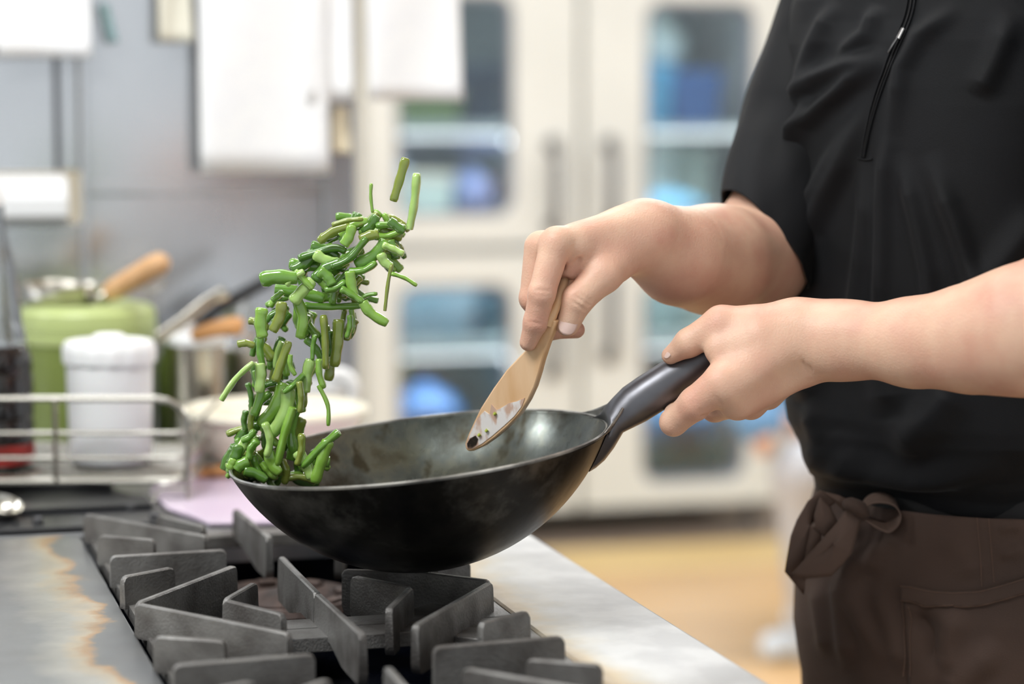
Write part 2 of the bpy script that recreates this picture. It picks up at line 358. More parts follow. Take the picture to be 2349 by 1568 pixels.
def fhandle(px, y0, y1, d):
    a = fx(px); z0, z1 = fzz(y1), fzz(y0); q = tF - .045
    path = [R(a, q, z1), R(a, q - .03, z1 - .012), R(a, q - .05, z1 - .05), R(a, q - .05, z0 + .05), R(a, q - .03, z0 + .012), R(a, q, z0)]
    b = MB(); b.tube(smoothpath(path, 4), .011, 10, flat=1.3); b.tube([R(a, q + .002, z1), R(a, q - .012, z1)], .022, 12); b.tube([R(a, q + .002, z0), R(a, q - .012, z0)], .022, 12)
    b.build('handle', M['handle'], d, smooth=True)
fhandle(1256, 330, 520, d1); fhandle(1384, 330, 520, d2); fhandle(1256, 620, 850, d3); fhandle(1384, 620, 820, d4)
def shelf(x0, x1, y, n='shelf'):
    b = MB(); z = fzz(y, (x0 + x1) / 2); rbox(b, fx(x0), fx(x1), tF + .05, tF + .58, z - .012, z + .012); b.build(n, M['shelf'], fz, bevel=.003)
shelf(848, 1300, 293); shelf(1345, 1770, 300); shelf(848, 1300, 796); shelf(1345, 1770, 780)
shelf(848, 1300, 498); shelf(1345, 1770, 498); 
for (a0, a1) in ((s0 + .05, sm - .03), (sm + .03, s1 - .05)):
    for z in (1.63, zm0 - .03, fzz(310, 1200), fzz(812, 1200)):
        b = MB(); b.tube([R(a0, tF + .022, z), R(a1, tF + .022, z)], .006, 8); b.build('added_glow_tube', M['tube'], fz, smooth=True)  # added glowing tube, not a known part of this fridge
        l = area('fridge_fill_light', R((a0 + a1) / 2, tF + .034, z - .015), (a1 - a0, .03), 2.3, (-.5, 0, math.atan2(VV.y, VV.x)))  # added fill that brightens the dark fridge contents
def cmat(name, c, **k):
    if name not in M: M[name] = mat(name, c, **k)
    return M[name]
def container(x0, x1, y0, y1, c, label, name='food_container', t=.07, dep=.2, lidc=None, cat='container'):
    a0, a1 = fx(x0), fx(x1); z0, z1 = fzz(y1, (x0 + x1) / 2), fzz(y0, (x0 + x1) / 2)
    h = z1 - z0; th = thing(name, R((a0 + a1) / 2, tF + t + dep / 2, z0), label, cat)
    b = MB(); sh = [rrect(a0 + .006, a1 - .006, 0, 1, .02), None]
    def ring(ins, z): 
        return [R(s, tF + t + ins + (dep - 2 * ins) * q, z) for s, q in rrect2(a0 + ins, a1 - ins)]
    def rrect2(p, q):
        return [(s, zz) for s, zz in rrect(p, q, 0, 1, min(.12, (q - p) * .3) if False else .02)]
    b.loft([ring(.01, z0), ring(.0, z0 + h * .82)]); b.build('tub', cmat(name + str(c), c, rough=.4), th, bevel=.004)
    b = MB(); b.loft([ring(-.003, z0 + h * .82), ring(-.003, z1 - .003), ring(.004, z1)]); b.build('lid', cmat(name + 'lid' + str(lidc or c), lidc or c, rough=.4), th)
def bag(x0, x1, y0, y1, c, label, t=.08, dep=.2, name='plastic_bag', cat='bag', seed=0):
    a0, a1 = fx(x0), fx(x1); z0, z1 = fzz(y1, (x0 + x1) / 2), fzz(y0, (x0 + x1) / 2); b = MB(); rings = []; n = 28
    for i in range(15):
        v = i / 14; r = [.55, .82, .95, 1, 1, .98, .97, .94, .88, .8, .7, .55, .38, .25, .12][i]; ring = []
        for k in range(n):
            a = k * 2 * math.pi / n; w = 1 + .12 * mnoise.noise(Vector((math.cos(a) * 2 + seed, math.sin(a) * 2, v * 4)))
            ring.append(R((a0 + a1) / 2 + (a1 - a0) / 2 * r * w * math.cos(a), tF + t + dep / 2 + dep / 2 * r * w * math.sin(a), z0 + (z1 - z0) * v))
        rings.append(ring)
    b.loft(rings); return b.build(name, cmat('bag' + str(c), c, rough=.35, bump=.3, bscale=30), None, smooth=True, angle=180, label=label, cat=cat)
container(935, 1075, 205, 282, (150, 176, 110), 'green food tub on the upper left fridge shelf', lidc=(206, 206, 178))
container(1082, 1166, 150, 282, (40, 62, 84), 'dark navy container on the upper left fridge shelf')
container(1075, 1168, 316, 345, (112, 122, 168), 'flat violet-blue tray below the upper left fridge shelf', cat='tray', name='flat_tray', t=.1)
container(912, 1062, 312, 352, (150, 160, 176), 'flat grey tray below the upper left fridge shelf', cat='tray', name='flat_tray', t=.31)
container(940, 1062, 400, 490, (206, 216, 204), 'pale green food tub behind the upper left fridge glass', lidc=(214, 208, 190), t=.10)
bag(1060, 1165, 375, 492, (120, 134, 176), 'violet-blue bundle at the bottom of the upper left fridge window', seed=3)
bag(905, 960, 330, 420, (150, 172, 188), 'pale blue bag at the left of the upper left fridge window', seed=5)
bag(1500, 1640, 4, 160, (182, 196, 194), 'pale translucent bag at the top of the upper right fridge window', seed=8, t=.2)
container(1468, 1575, 152, 288, (92, 172, 212), 'bright sky-blue box on the upper right fridge shelf', t=.13)
container(1578, 1690, 162, 288, (58, 104, 166), 'deep blue box on the upper right fridge shelf', t=.13)
container(1520, 1600, 325, 494, (196, 200, 190), 'tall pale container below the upper right fridge shelf', t=.2)
container(1606, 1690, 335, 494, (150, 158, 146), 'tall grey-green container below the upper right fridge shelf', t=.2)
bag(1480, 1650, 438, 495, (128, 190, 218), 'light blue bag at the bottom of the upper right fridge window', seed=11, t=.04)
container(915, 1110, 662, 784, (118, 140, 152), 'large blue-grey box on the lower left fridge shelf', t=.1)
container(1118, 1165, 680, 784, (70, 90, 102), 'dark narrow box on the lower left fridge shelf', t=.12)
container(908, 975, 832, 925, (128, 166, 102), 'green box at the left of the lower left fridge window', t=.22)
bag(905, 1085, 880, 1020, (68, 120, 176), 'blue bag at the bottom of the lower left fridge window', seed=14, t=.02)
container(1480, 1600, 650, 768, (120, 140, 138), 'grey-green box on the lower right fridge shelf', t=.1)
container(1606, 1680, 665, 768, (146, 158, 150), 'pale grey-green box on the lower right fridge shelf', t=.1)
bag(1480, 1690, 880, 1030, (70, 136, 184), 'blue bag in the lower right fridge window', seed=17, t=.03)
container(1474, 1684, 1030, 1092, (42, 118, 122), 'teal tray at the bottom of the lower right fridge window', name='flat_tray', cat='tray', t=.04)
# ---------------------------------------------------------------- back counter
rg = thing('back_counter', R(-.5, 2.9, 0), 'stainless counter behind the stove carrying pots, rack and bowl', 'counter')
tC0, tC1 = tback + .012, TP - .0
b = MB(); rbox(b, -3.4, sedge, tC0, tC1, CT - .04, CT - .001); b.build('worktop', M['steel'], rg, bevel=.003)
b = MB(); rbox(b, -3.38, sedge - .03, tC0 + .01, tC1 - .02, .12, CT - .04); b.build('cabinet', M['steel'], rg)
for a, tt in ((-3.2, tC0 + .1), (sedge - .12, tC0 + .1), (sedge - .12, tC1 - .1), (-3.2, tC1 - .1)):
    b = MB(); b.lathe([(.02, 0), (.02, .12)], R(a, tt, 0), 14, cap0=True, cap1=True); b.build('foot', M['steel'], rg)
# ---------------------------------------------------------------- range
TF = 1.15                                            # near end of the range, below the frame
r_ = thing('gas_range', R((sgap + sright) / 2, 1.9, 0), 'stainless commercial gas stove with heat-stained top around the burners', 'stove')
mL = stain_mat('left_top_steel', sgap, -1, (150, 152, 152), .036); mR = stain_mat('right_top_steel', sright, 1, (172, 172, 172), .045, .1); mR.node_tree.nodes['Principled BSDF'].inputs['Metallic'].default_value = .3
for n_q in [q for q in mR.node_tree.nodes if q.type == 'MAP_RANGE' and abs(q.inputs[4].default_value - .42) < 1e-4 and abs(q.inputs[3].default_value - .26) < 1e-4]: n_q.inputs[3].default_value = .42; n_q.inputs[4].default_value = .55
HT = .006
b = MB(); rbox(b, -1.9, sgap - .0035, TF, tback, CT - .03, CT); b.build('top_plate', mL, r_, bevel=.0015)
b = MB(); rbox(b, sright + .001, sedge, TF, tback, CT - .035, CT); o = b.build('top_plate', mR, r_, bevel=.004)
tb0 = st(G(560, 1241, CT))[1]
b = MB(); rbox(b, sgap + .0035, sright - .001, tb0 + .045, tback, CT - .03, CT - .001); b.build('rear_strip', M['steel'], r_)
b = MB(); rbox(b, -1.88, sgap - .01, TF + .01, tback - .005, .12, CT - .03); rbox(b, sright + .012, sedge - .02, TF + .01, tback - .005, .12, CT - .035)
rbox(b, sgap - .01, sright + .012, TF + .01, tback - .005, .12, CT - .13); b.build('body', M['steel'], r_)
b = MB(); rbox(b, sgap - .004, sgap + .001, TF, tback, CT - .13, CT - .03); rbox(b, sright + .002, sright + .012, TF, tback, CT - .13, CT - .035)
rbox(b, sgap, sright, tback - .012, tback - .004, CT - .13, CT - .03); rbox(b, sgap, sright, TF, tback - .01, CT - .125, CT - .12); b.build('drip_tray', M['pit'], r_)
for a, tt in ((-1.8, TF + .1), (sedge - .1, TF + .1), (sedge - .1, tback - .1), (-1.8, tback - .1)):
    b = MB(); b.lathe([(.02, 0), (.02, .12)], R(a, tt, 0), 14, cap0=True, cap1=True); b.build('foot', M['steel'], r_)
for k in range(5):
    q = TF + .18 + k * .25; b = MB(); b.lathe([(.024, 0), (.024, .02), (.016, .035), (0.001, .036)], R(sedge - .02, q, CT - .12), 20, axis=VV, ax=Z); b.build('knob', M['black'], r_, smooth=True)
def burner(sx, tx):
    c = R(sx, tx, CT - .115)
    t = thing('burner', c, None, None)
    b = MB(); b.lathe([(.03, 0), (.035, .03), (.05, .05), (.078, .058), (.082, .066), (.078, .074), (.06, .072), (.05, .06), (.036, .055), (.02, .052)], c, 48); t1 = b.build('burner_ring', M['rusty'], t, smooth=True)
    for k in range(8):
        a = k * math.pi / 4 + .3; p = c + Vector((math.cos(a) * .064, math.sin(a) * .064, .072)); q = Vector((-math.sin(a), math.cos(a), 0))
        m1 = MB(); m1.boxm(p, q * .010, Vector((math.cos(a), math.sin(a), 0)) * .006, Z * .005); m1.build('flame_port', M['rusty'], t1, bevel=.002)
    b = MB(); b.lathe([(.022, 0), (.022, .055), (.032, .060), (.033, .068), (.027, .075), (.012, .079), (.001, .080)], c, 36, cap0=True); b.build('burner_cap', M['rusty'], t, smooth=True)
    return t
sb, tbk = st(G(640, 1372, CT - .045)); 
bn = burner(sb, tbk); tag(bn, 'round cast-iron burner seen through the rear grate', 'burner')
sb2, tb2 = (sgap + sright) / 2 + .01, tmid - (tbk - tmid) * 1.05
bn = burner(sb2, tb2); tag(bn, 'round cast-iron burner in the front pit below the picture edge', 'burner')
# grates -------------------------------------------------
ZR = CT + .028                                       # rib top
def grate(label, t0, t1):
    c = R((sgap + sright) / 2, (t0 + t1) / 2, CT - .01)
    g = thing('burner_grate', c, label, 'grate', 'cast-iron grates of the stove')
    a0, a1 = sgap + .0045, sright - .002; w, wb, cc = .045, .036, .05; z0, z1 = CT - .012, CT + .001
    b = MB()
    out = [(a0, t0), (a1, t0), (a1, t1), (a0, t1)]
    inn = [(a0 + w + cc, t0 + wb), (a1 - w - cc, t0 + wb), (a1 - w, t0 + wb + cc), (a1 - w, t1 - wb - cc), (a1 - w - cc, t1 - wb), (a0 + w + cc, t1 - wb), (a0 + w, t1 - wb - cc), (a0 + w, t0 + wb + cc)]
    oo = [(a0, t0), (a1, t0), (a1, t0 + .001), (a1, t1 - .001), (a1, t1), (a0, t1), (a0, t1 - .001), (a0, t0 + .001)]
    L = [[R(s, t, z1) for s, t in oo], [R(s, t, z1) for s, t in inn], [R(s, t, z0) for s, t in inn], [R(s, t, z0) for s, t in oo]]; L.append(L[0])
    b.loft(L, False, False); b.build('grate_frame', M['iron'], g, bevel=.0025)
    return g
gb = grate('rear cast-iron burner grate half under the lifted wok', tmid + .0012, tback - .02)
gf = grate('front cast-iron burner grate at the bottom edge of the picture', tmid - (tback - .02 - tmid), tmid - .0012)
def rib(g, pts, in_end=1, th=.0062, drop=.012, h=.029):
    """pts: pixels along the top edge, from the outer (frame) end to the free inner end"""
    W3 = [G(x, y, ZR) for x, y in pts]; n = len(W3)
    Lh = [0]
    for i in range(1, n): Lh.append(Lh[-1] + (W3[i] - W3[i - 1]).length)
    fine = []; 
    for i in range(n - 1):
        for k in range(4): fine.append((W3[i].lerp(W3[i + 1], k / 4), Lh[i] + (Lh[i + 1] - Lh[i]) * k / 4))
    fine.append((W3[-1], Lh[-1])); T = Lh[-1]; rings = []
    m = len(fine)
    dirs = [((fine[min(i + 1, m - 1)][0] - fine[max(i - 1, 0)][0]).normalized()) for i in range(m)]
    items = []
    for i, (p, l) in enumerate(fine):
        u = l / T; hb = h + .001 - (.0 if u > .8 else 0) + (drop * min(1, max(0, (u - .35) / .3)) if T > .06 else drop * .3 * u)
        items.append((p, dirs[i], 0.0, hb))
    # rounded ends
    p, d, _, hb = items[0]; items = [(p, d, .0045, hb - .0), (p + d * .0022, d, .001, hb)] + [(p + d * .005, d, 0, hb)] + items[1:]
    p, d, _, hb = items[-1]; items = items[:-1] + [(p - d * .005, d, 0, hb), (p - d * .0018, d, .001, hb - .003), (p, d, .004, hb - .009)]
    for p, d, cut, hb in items:
        q = Vector((-d.y, d.x, 0)) * (th / 2); e = .0012
        q2 = q * 1.25
        rings.append([p - Z * (cut + e) + q, p - Z * cut + q * .6, p - Z * cut - q * .6, p - Z * (cut + e) - q, p - Z * hb - q2, p - Z * hb + q2])
    b = MB(); b.loft(rings); return b.build('rib', M['iron'], g, smooth=True, angle=35)
for pts in ([(197, 1177), (474, 1228)], [(363, 1180), (468, 1205)], [(227, 1226), (355, 1236)], [(252, 1274), (518, 1259)], [(280, 1321), (396, 1299)],
            [(316, 1380), (537, 1295)], [(518, 1372), (584, 1334)], [(728, 1357), (672, 1302), (645, 1274)], [(941, 1343), (809, 1319)],
            [(1124, 1330), (963, 1309), (785, 1305)], [(540, 1166), (618, 1230)], [(1075, 1282), (1000, 1292)], [(1030, 1248), (860, 1262)], [(990, 1218), (905, 1228)], [(800, 1172), (775, 1232)], [(960, 1182), (860, 1216)]):
    rib(gb, pts)
for pts in ([(316, 1382), (665, 1451)], [(518, 1374), (651, 1407)], [(729, 1359), (780, 1405), (833, 1454)], [(941, 1345), (892, 1393)],
            [(1124, 1333), (952, 1432)], [(1210, 1399), (1102, 1426)], [(1293, 1457), (994, 1482)], [(1381, 1523), (1210, 1509)], [(1420, 1592), (1066, 1529)],
            [(355, 1457), (518, 1468)], [(396, 1523), (720, 1497)], [(430, 1592), (582, 1559)], [(470, 1660), (753, 1554)], [(985, 1640), (889, 1526)], [(700, 1660), (760, 1640)], [(1480, 1640), (1300, 1650)]):
    rib(gf, pts)
# ---------------------------------------------------------------- things on the back counter
# wire rack ------------------------------------------------
YR = 2.70
zbase = G(430, 1106, 0) and P(400, 1103, YR).z
kx = YR / F
rk = thing('wire_rack', P(200, 1150, YR + .12), 'chrome wire basket rack holding the bottle and white canister', 'rack')
rk.location.z = CT
xL = P(-420, 1000, YR).x; xR = P(431, 1000, YR).x; dep = .29
def RK(x, y, z): return Vector((x, y, z))
zt = P(300, 914, YR).z
def slope(x): return (x - xR) * -.0
wr = .0026
b = MB()
path = [(xL, YR, zt), (xR - .035, YR, zt), (xR - .018, YR, zt - .004), (xR - .006, YR, zt - .014), (xR, YR, zt - .034), (xR, YR, CT + .004)]
b.tube(smoothpath(path[1:5], 4), .0038, 8); b.tube(path[0:2], .0038, 8); b.tube(path[4:], .0038, 8); b.build('front_frame', M['chrome'], rk, smooth=True)
b = MB(); Yb = YR + dep
zlo = P(300, 1050, YR).z
b.tube([(xR, Yb, zlo), (xR, Yb, CT + .004)], .0035, 8); b.build('rear_frame', M['chrome'], rk, smooth=True)
for yy, rr in ((993, .0026), (1050, .0026), (1103, .0042)):
    z = P(300, yy, YR).z
    b = MB(); b.tube([(xL, YR, z), (xR - .012, YR, z), (xR - .003, YR + .012, z), (xR, YR + .03, z), (xR, Yb - .03, z)] + ([(xR - .012, Yb, z), (xL, Yb, z)] if yy > 1100 else [(xR, Yb, z)]), rr, 8); b.build('rail', M['chrome'], rk, smooth=True)
for xx in (128, -200):
    x = P(xx, 1000, YR).x; b = MB(); b.tube([(x, YR - .003, zt), (x, YR - .003, P(0, 1106, YR).z)], .0028, 8); b.build('upright', M['chrome'], rk, smooth=True)
for k in range(20):
    y = YR + .012 + k * .0138; z = P(300, 1103, YR).z + .003
    b = MB(); b.tube([(xL, y, z), (xR - .02 - .0 * k, y, z), (xR - .006, y, z + .004), (xR, y, z + .02)], .0016, 6); b.build('base_wire', M['chrome'], rk, smooth=True)
b = MB(); q = P(431, 1121, YR); b.tube([(q.x, YR, q.z), (q.x - .028, YR, q.z), (q.x - .036, YR, q.z - .004), (q.x - .038, YR - .006, q.z - .014)], .0026, 8); b.build('hook', M['chrome'], rk, smooth=True)
# black tray beneath the rack
b = MB(); bt0 = tback + .016; x0 = -2.2; sE = st(G(350, 1160, CT))[0]
o1 = [(x0, bt0), (sE + .02, bt0), (sE - .005, bt0 + .16), (sE - .035, bt0 + .27), (x0, bt0 + .27)]
b.prism([R(s, t, CT) for s, t in o1], Z * .004)
rbox(b, x0, sE - .03, bt0 + .262, bt0 + .27, CT + .003, CT + .014); rbox(b, x0, sE + .005, bt0, bt0 + .012, CT + .003, CT + .006); rbox(b, x0, sE - .005, bt0 + .10, bt0 + .16, CT + .003, CT + .010)
b.build('black_tray', M['black'], None, bevel=.002, label='black tray lying behind the stove under the wire rack', cat='tray')
for k, (px, py) in enumerate(((300, 1163), (355, 1186), (87, 1196))):
    p = G(px, py, CT + .006); b = MB(); b.lathe([(.005, -.004), (.006, .0), (.005, .004), (.001, .006)], p, 14); b.build('bolt_head', M['handle'], None, smooth=True, label=['small round knob on the black tray below the rack hook', 'small round knob between the rear grate and lavender mat', 'small round knob at the left of the black tray'][k], cat='knob')
# lavender mat
mp = [G(x, y, CT) for x, y in ((345, 1135), (362, 1112), (430, 1100), (900, 1085), (990, 1200), (480, 1207), (440, 1190), (385, 1172))]
b = MB(); b.prism(mp, Z * .005); b.build('lavender_mat', M['plum'], None, bevel=.002, label='glossy lavender plastic mat under the cream bowl', cat='mat')
# cream bowl
c = P(632, 940, 2.93); rb = 208 * 2.93 / F; h = c.z - CT - .005
b = MB(); b.lathe([(rb * .0 + .001, .006), (rb * .55, .004), (rb * .62, .0), (rb * .66, .004), (rb * .8, h * .3), (rb * .92, h * .7), (rb * .985, h * .97), (rb * 1.03, h), (rb * 1.04, h - .003), (rb * 1.04, h + .003), (rb * 1.01, h + .005), (rb * .95, h - .002), (rb * .86, h * .6), (rb * .72, h * .25), (rb * .5, .012), (.001, .010)], (c.x, c.y, CT + .005), 56)
b.build('cream_bowl', M['cream'], None, smooth=True, angle=60, label='wide cream plastic bowl standing behind the tossed beans', cat='bowl')
# orange wooden piece below the bowl edge
p = G(462, 1096, CT + .005); b = MB(); b.tube([p + Vector((-.012, .0, .007)), p + Vector((.03, .01, .007))], [.007, .008], 12, flat=1.2); b.build('wooden_stub', M['orangewood'], None, smooth=True, label='small orange wooden piece left of the cream bowl base', cat='wood')
# canister -----------------------------------------------
Yc = 2.80; zf = P(300, 1103, YR).z + .006; cx = P(252, 900, Yc).x; rc = 101 * Yc / F; zt2 = P(252, 805, Yc).z; hh = zt2 - zf
cn = thing('white_canister', (cx, Yc, zf), 'white plastic canister with a scalloped lid standing in the rack', 'canister')
b = MB(); b.lathe([(rc * .78, 0), (rc * .9, .004), (rc * .93, .012), (rc * .95, hh * .4), (rc * .985, hh * .9), (rc * .985, hh)], (cx, Yc, zf), 40, cap0=True, cap1=True); b.build('canister_body', M['white'], cn, smooth=True)
b = MB(); rings = []; n = 72
for rr, zz, wv in ((.99, hh - .012, .0), (1.055, hh - .012, .02), (1.065, hh - .002, .02), (1.06, hh + .006, .015), (1.0, hh + .012, .0), (.9, hh + .013, 0), (.86, hh + .011, 0), (.4, hh + .013, 0), (.01, hh + .014, 0)):
    rings.append([Vector((cx + rc * (rr + wv * math.cos(k * 2 * math.pi * 14 / n)) * math.cos(k * 2 * math.pi / n), Yc + rc * (rr + wv * math.cos(k * 2 * math.pi * 14 / n)) * math.sin(k * 2 * math.pi / n), zf + zz)) for k in range(n)])
b.loft(rings); b.build('canister_lid', M['white'], cn, smooth=True)
b = MB(); b.lathe([(.018, hh + .012), (.019, hh + .018), (.015, hh + .021), (.001, hh + .022)], (cx, Yc, zf), 24); b.build('lid_knob', M['white'], cn, smooth=True)
# soy bottle ----------------------------------------------
Ys = 2.76; cx2 = P(-14, 900, Ys).x; r2 = 90 * Ys / F; zsoy = P(0, 790, Ys).z - zf; zneck = P(0, 600, Ys).z - zf; ztp = P(0, 462, Ys).z - zf
bt = thing('sauce_bottle', (cx2, Ys, zf), 'clear ribbed plastic bottle of dark sauce at the far left edge', 'bottle')
prof = [(r2 * .8, 0), (r2 * .97, .006)]; hcur = .01
while hcur < zsoy - .03: prof += [(r2, hcur), (r2, hcur + .019), (r2 * .965, hcur + .0225), (r2, hcur + .026)]; hcur += .026
prof += [(r2 * .97, zsoy - .012), (r2 * .86, zsoy)]
b = MB(); b.lathe(prof, (cx2, Ys, zf), 40, cap0=True, cap1=True); b.build('sauce', M['soy'], bt, smooth=True)
p2 = [(r2 * .88, zsoy + .002), (r2 * .75, zsoy + .03), (r2 * .62, zneck - .01), (r2 * .52, zneck + .01), (r2 * .40, zneck + .03), (r2 * .34, ztp)]
b = MB(); b.lathe(p2, (cx2, Ys, zf), 40); b.build('bottle_shoulder', M['pet'], bt, smooth=True)
b = MB(); b.lathe([(r2 * .37, ztp - .004), (r2 * .37, ztp + .02), (r2 * .34, ztp + .022)], (cx2, Ys, zf), 30, cap0=True, cap1=True); b.build('cap', M['white'], bt, smooth=True)
b = MB(); b.lathe([(r2 * 1.004, .008), (r2 * 1.006, .03)], (cx2, Ys, zf), 40); b.build('label_band', M['red'], bt, smooth=True)
# ladle at the bottom left ---------------------------------
p = P(2, 1168, 2.58) + Vector((0, 0, .004)); b = MB(); b.lathe([(.001, -.016), (.012, -.014), (.021, -.006), (.024, .003), (.0235, .0035), (.02, -.004), (.011, -.012), (.001, -.0145)], p, 32, axis=(.25, -.25, 1))
b.tube(smoothpath([p + Vector((-.02, 0, .0)), p + Vector((-.06, .02, .012)), p + Vector((-.2, .06, .03))], 5), [.003] * 11, 8, flat=2)
b.build('steel_ladle', M['chrome'], None, smooth=True, label='small shiny steel ladle at the far left beside the black tray', cat='ladle')
# green pot ------------------------------------------------
Yg = 3.12; cg = P(203, 850, Yg); rg2 = 156 * Yg / F; zl = P(203, 758, Yg).z; ztg = P(203, 700, Yg).z
gp = thing('green_pot', (cg.x, Yg, CT), 'tall olive green pot with a pale green lid behind the canister', 'pot')
b = MB(); b.lathe([(rg2 * .9, 0), (rg2 * .95, .008), (rg2 * .965, zl - CT)], (cg.x, Yg, CT), 48, cap0=True, cap1=True); b.build('pot_body', M['green'], gp, smooth=True)
q = zl - CT; b = MB(); b.lathe([(rg2 * 1.0, q - .012), (rg2 * 1.01, q - .002), (rg2 * .985, q), (rg2 * 1.01, q + .003), (rg2 * 1.01, q + .011), (rg2 * .985, q + .013), (rg2 * 1.0, q + .016), (rg2 * .99, q + .026), (rg2 * .93, q + .033), (rg2 * .7, q + .037), (rg2 * .66, q + .034), (.001, q + .034)], (cg.x, Yg, CT), 48); b.build('pot_lid', M['lid'], gp, smooth=True)
# saucepan on the green pot's lid ---------------------------
Yp = 3.12; c = P(143, 690, Yp); zl2 = CT + q + .0375; rp = 100 * Yp / F; hp = P(143, 655, Yp).z - zl2
sp = thing('small_saucepan', (c.x, Yp, zl2), 'shallow steel pan with a wooden handle resting on the green lid', 'saucepan')
b = MB(); b.lathe([(.001, 0), (rp * .82, 0), (rp * .94, hp * .3), (rp, hp), (rp * 1.03, hp + .001), (rp * 1.02, hp + .003), (rp * .98, hp), (rp * .92, hp * .35), (rp * .8, .002), (.001, .002)], (c.x, Yp, zl2), 44); b.build('pan_body', M['chrome'], sp, smooth=True)
b = MB(); b.tube([P(222, 692, Yp - .03), P(262, 668, Yp - .04)], [(.009, .012), (.009, .009)], 12); b.build('ferrule', M['chrome'], sp, smooth=True)
b = MB(); b.tube([P(x, y, Yp - .04 - (x - 250) * .0002) for x, y in ((248, 672), (262, 663), (310, 636), (350, 612), (372, 602), (384, 598))], [.011, .0135, .0145, .015, .014, .007], 16); b.build('wooden_handle', M['pinewood'], sp, smooth=True, label='pale wooden handle')
b = MB(); pr = P(350, 642, Yp - .05); b.tube([pr + Vector((.012 * math.cos(a * math.pi / 8), 0, .014 * math.sin(a * math.pi / 8))) for a in range(16)], .002, 6, closed=True); b.build('hanging_ring', M['chrome'], sp, smooth=True)
# steel pots at the middle ----------------------------------
def steelpot(px, w, ytop, Y, label, name='steel_pot', lidm='white'):
    c = P(px, ytop, Y); r = w / 2 * Y / F; h = c.z - CT
    t = thing(name, (c.x, Y, CT), label, 'pot')
    b = MB(); b.lathe([(r * .93, 0), (r * .97, .006), (r * .97, h - .02), (r, h - .012), (r, h)], (c.x, Y, CT), 40, cap0=True, cap1=True); b.build('pot_body', M['chrome'], t, smooth=True)
    b = MB(); b.lathe([(r * 1.03, h - .006), (r * 1.05, h), (r * 1.02, h + .005), (r * .85, h + .008), (.001, h + .009)], (c.x, Y, CT), 40); b.build('lid', M[lidm], t, smooth=True)
    return t
steelpot(452, 132, 778, 3.1, 'small polished steel pot with a pale lid right of the canister', lidm='whitesteel')
steelpot(572, 120, 806, 3.2, 'second polished steel pot partly behind the falling beans', lidm='chrome')
b = MB(); M['leafgreen'] = mat('green_glass', (112, 130, 60), .3)
c = P(392, 800, 3.22); b.lathe([(.02, 0), (.022, .004), (.022, c.z - CT - .02), (.012, c.z - CT), (.012, c.z - CT + .01)], (c.x, 3.22, CT), 24, cap0=True, cap1=True); b.build('green_bottle', M['leafgreen'], None, smooth=True, label='narrow green bottle left of the small steel pot', cat='bottle')
# pan leaning with black handle, tongs, orange-handled tool
zt3 = CT + .0
pn = thing('black_handled_pan', P(540, 790, 3.3), 'grey frying pan with a long black handle behind the steel pots', 'pan'); pn.location.z = CT
Yn = 3.28
b = MB(); cpan = P(520, 785, Yn); rr = 105 * Yn / F; nrm = Vector((-.35, -.5, .8))
b.lathe([(.001, 0), (rr * .7, 0), (rr, .03), (rr * 1.02, .032), (rr * .98, .03), (rr * .69, .003), (.001, .003)], cpan, 40, axis=nrm); b.build('pan_body', M['wallsteel'], pn, smooth=True)
b = MB(); b.tube([P(450, 745, Yn - .10), P(520, 694, Yn - .1), P(620, 640, Yn - .1)], [(.008, .009), (.01, .012), (.009, .012)], 12); b.build('pan_handle', M['black'], pn, smooth=True, label='long black handle')
b = MB(); cpan2 = P(520, 870, Yn + .0); b.lathe([(.03, 0), (.03, cpan.z - CT - .02)], (cpan.x, cpan.y, CT), 24, cap0=True, cap1=True); b.build('stand', M['wallsteel'], pn, smooth=True)
tg = thing('steel_tongs', P(440, 780, 3.02), 'silver kitchen tongs leaning across the steel pots', 'tongs')
for dy, w in ((0, .007), (.018, .006)):
    b = MB(); b.tube(smoothpath([P(362, 775, 2.98 + dy), P(420, 735, 3.0 + dy), P(470, 695, 3.02 + dy), P(508, 672, 3.03 + dy * .3)], 5), [(w, .003)] * 16, 10); b.build('arm', M['chrome'], tg, smooth=True)
b = MB(); b.tube([P(498, 680, 3.035), P(520, 668, 3.035)], [.009, .010], 12); b.build('hinge', M['chrome'], tg, smooth=True)
b = MB(); b.tube(smoothpath([P(440, 772, 3.04), P(480, 757, 3.04), P(530, 748, 3.04), P(558, 752, 3.04)], 4), [.006, .008, .009, .0095, .010, .0105, .011, .0115, .012, .012, .0125, .011, .007], 14); b.build('wooden_spoon', M['orangewood'], None, smooth=True, label='orange wooden handle lying on the steel pots', cat='utensil')
# white mug with handle behind bowl
cm = P(720, 880, 3.2); r = .045; hm = cm.z - CT
mg = thing('white_mug', (cm.x, 3.2, CT), 'white mug with a loop handle behind the cream bowl', 'mug')
b = MB(); b.lathe([(r * .8, 0), (r, .01), (r, hm), (r * .94, hm), (r * .92, .012), (.001, .01)], (cm.x, 3.2, CT), 36, cap0=True); b.build('mug_body', M['white2'], mg, smooth=True)
b = MB(); q = [P(745, 862, 3.2), P(780, 856, 3.2), P(806, 872, 3.2), P(812, 905, 3.2), P(795, 940, 3.2), P(745, 945, 3.2)]; b.tube(smoothpath(q, 5), .0085, 12, flat=1.3); b.build('mug_handle', M['white2'], mg, smooth=True)
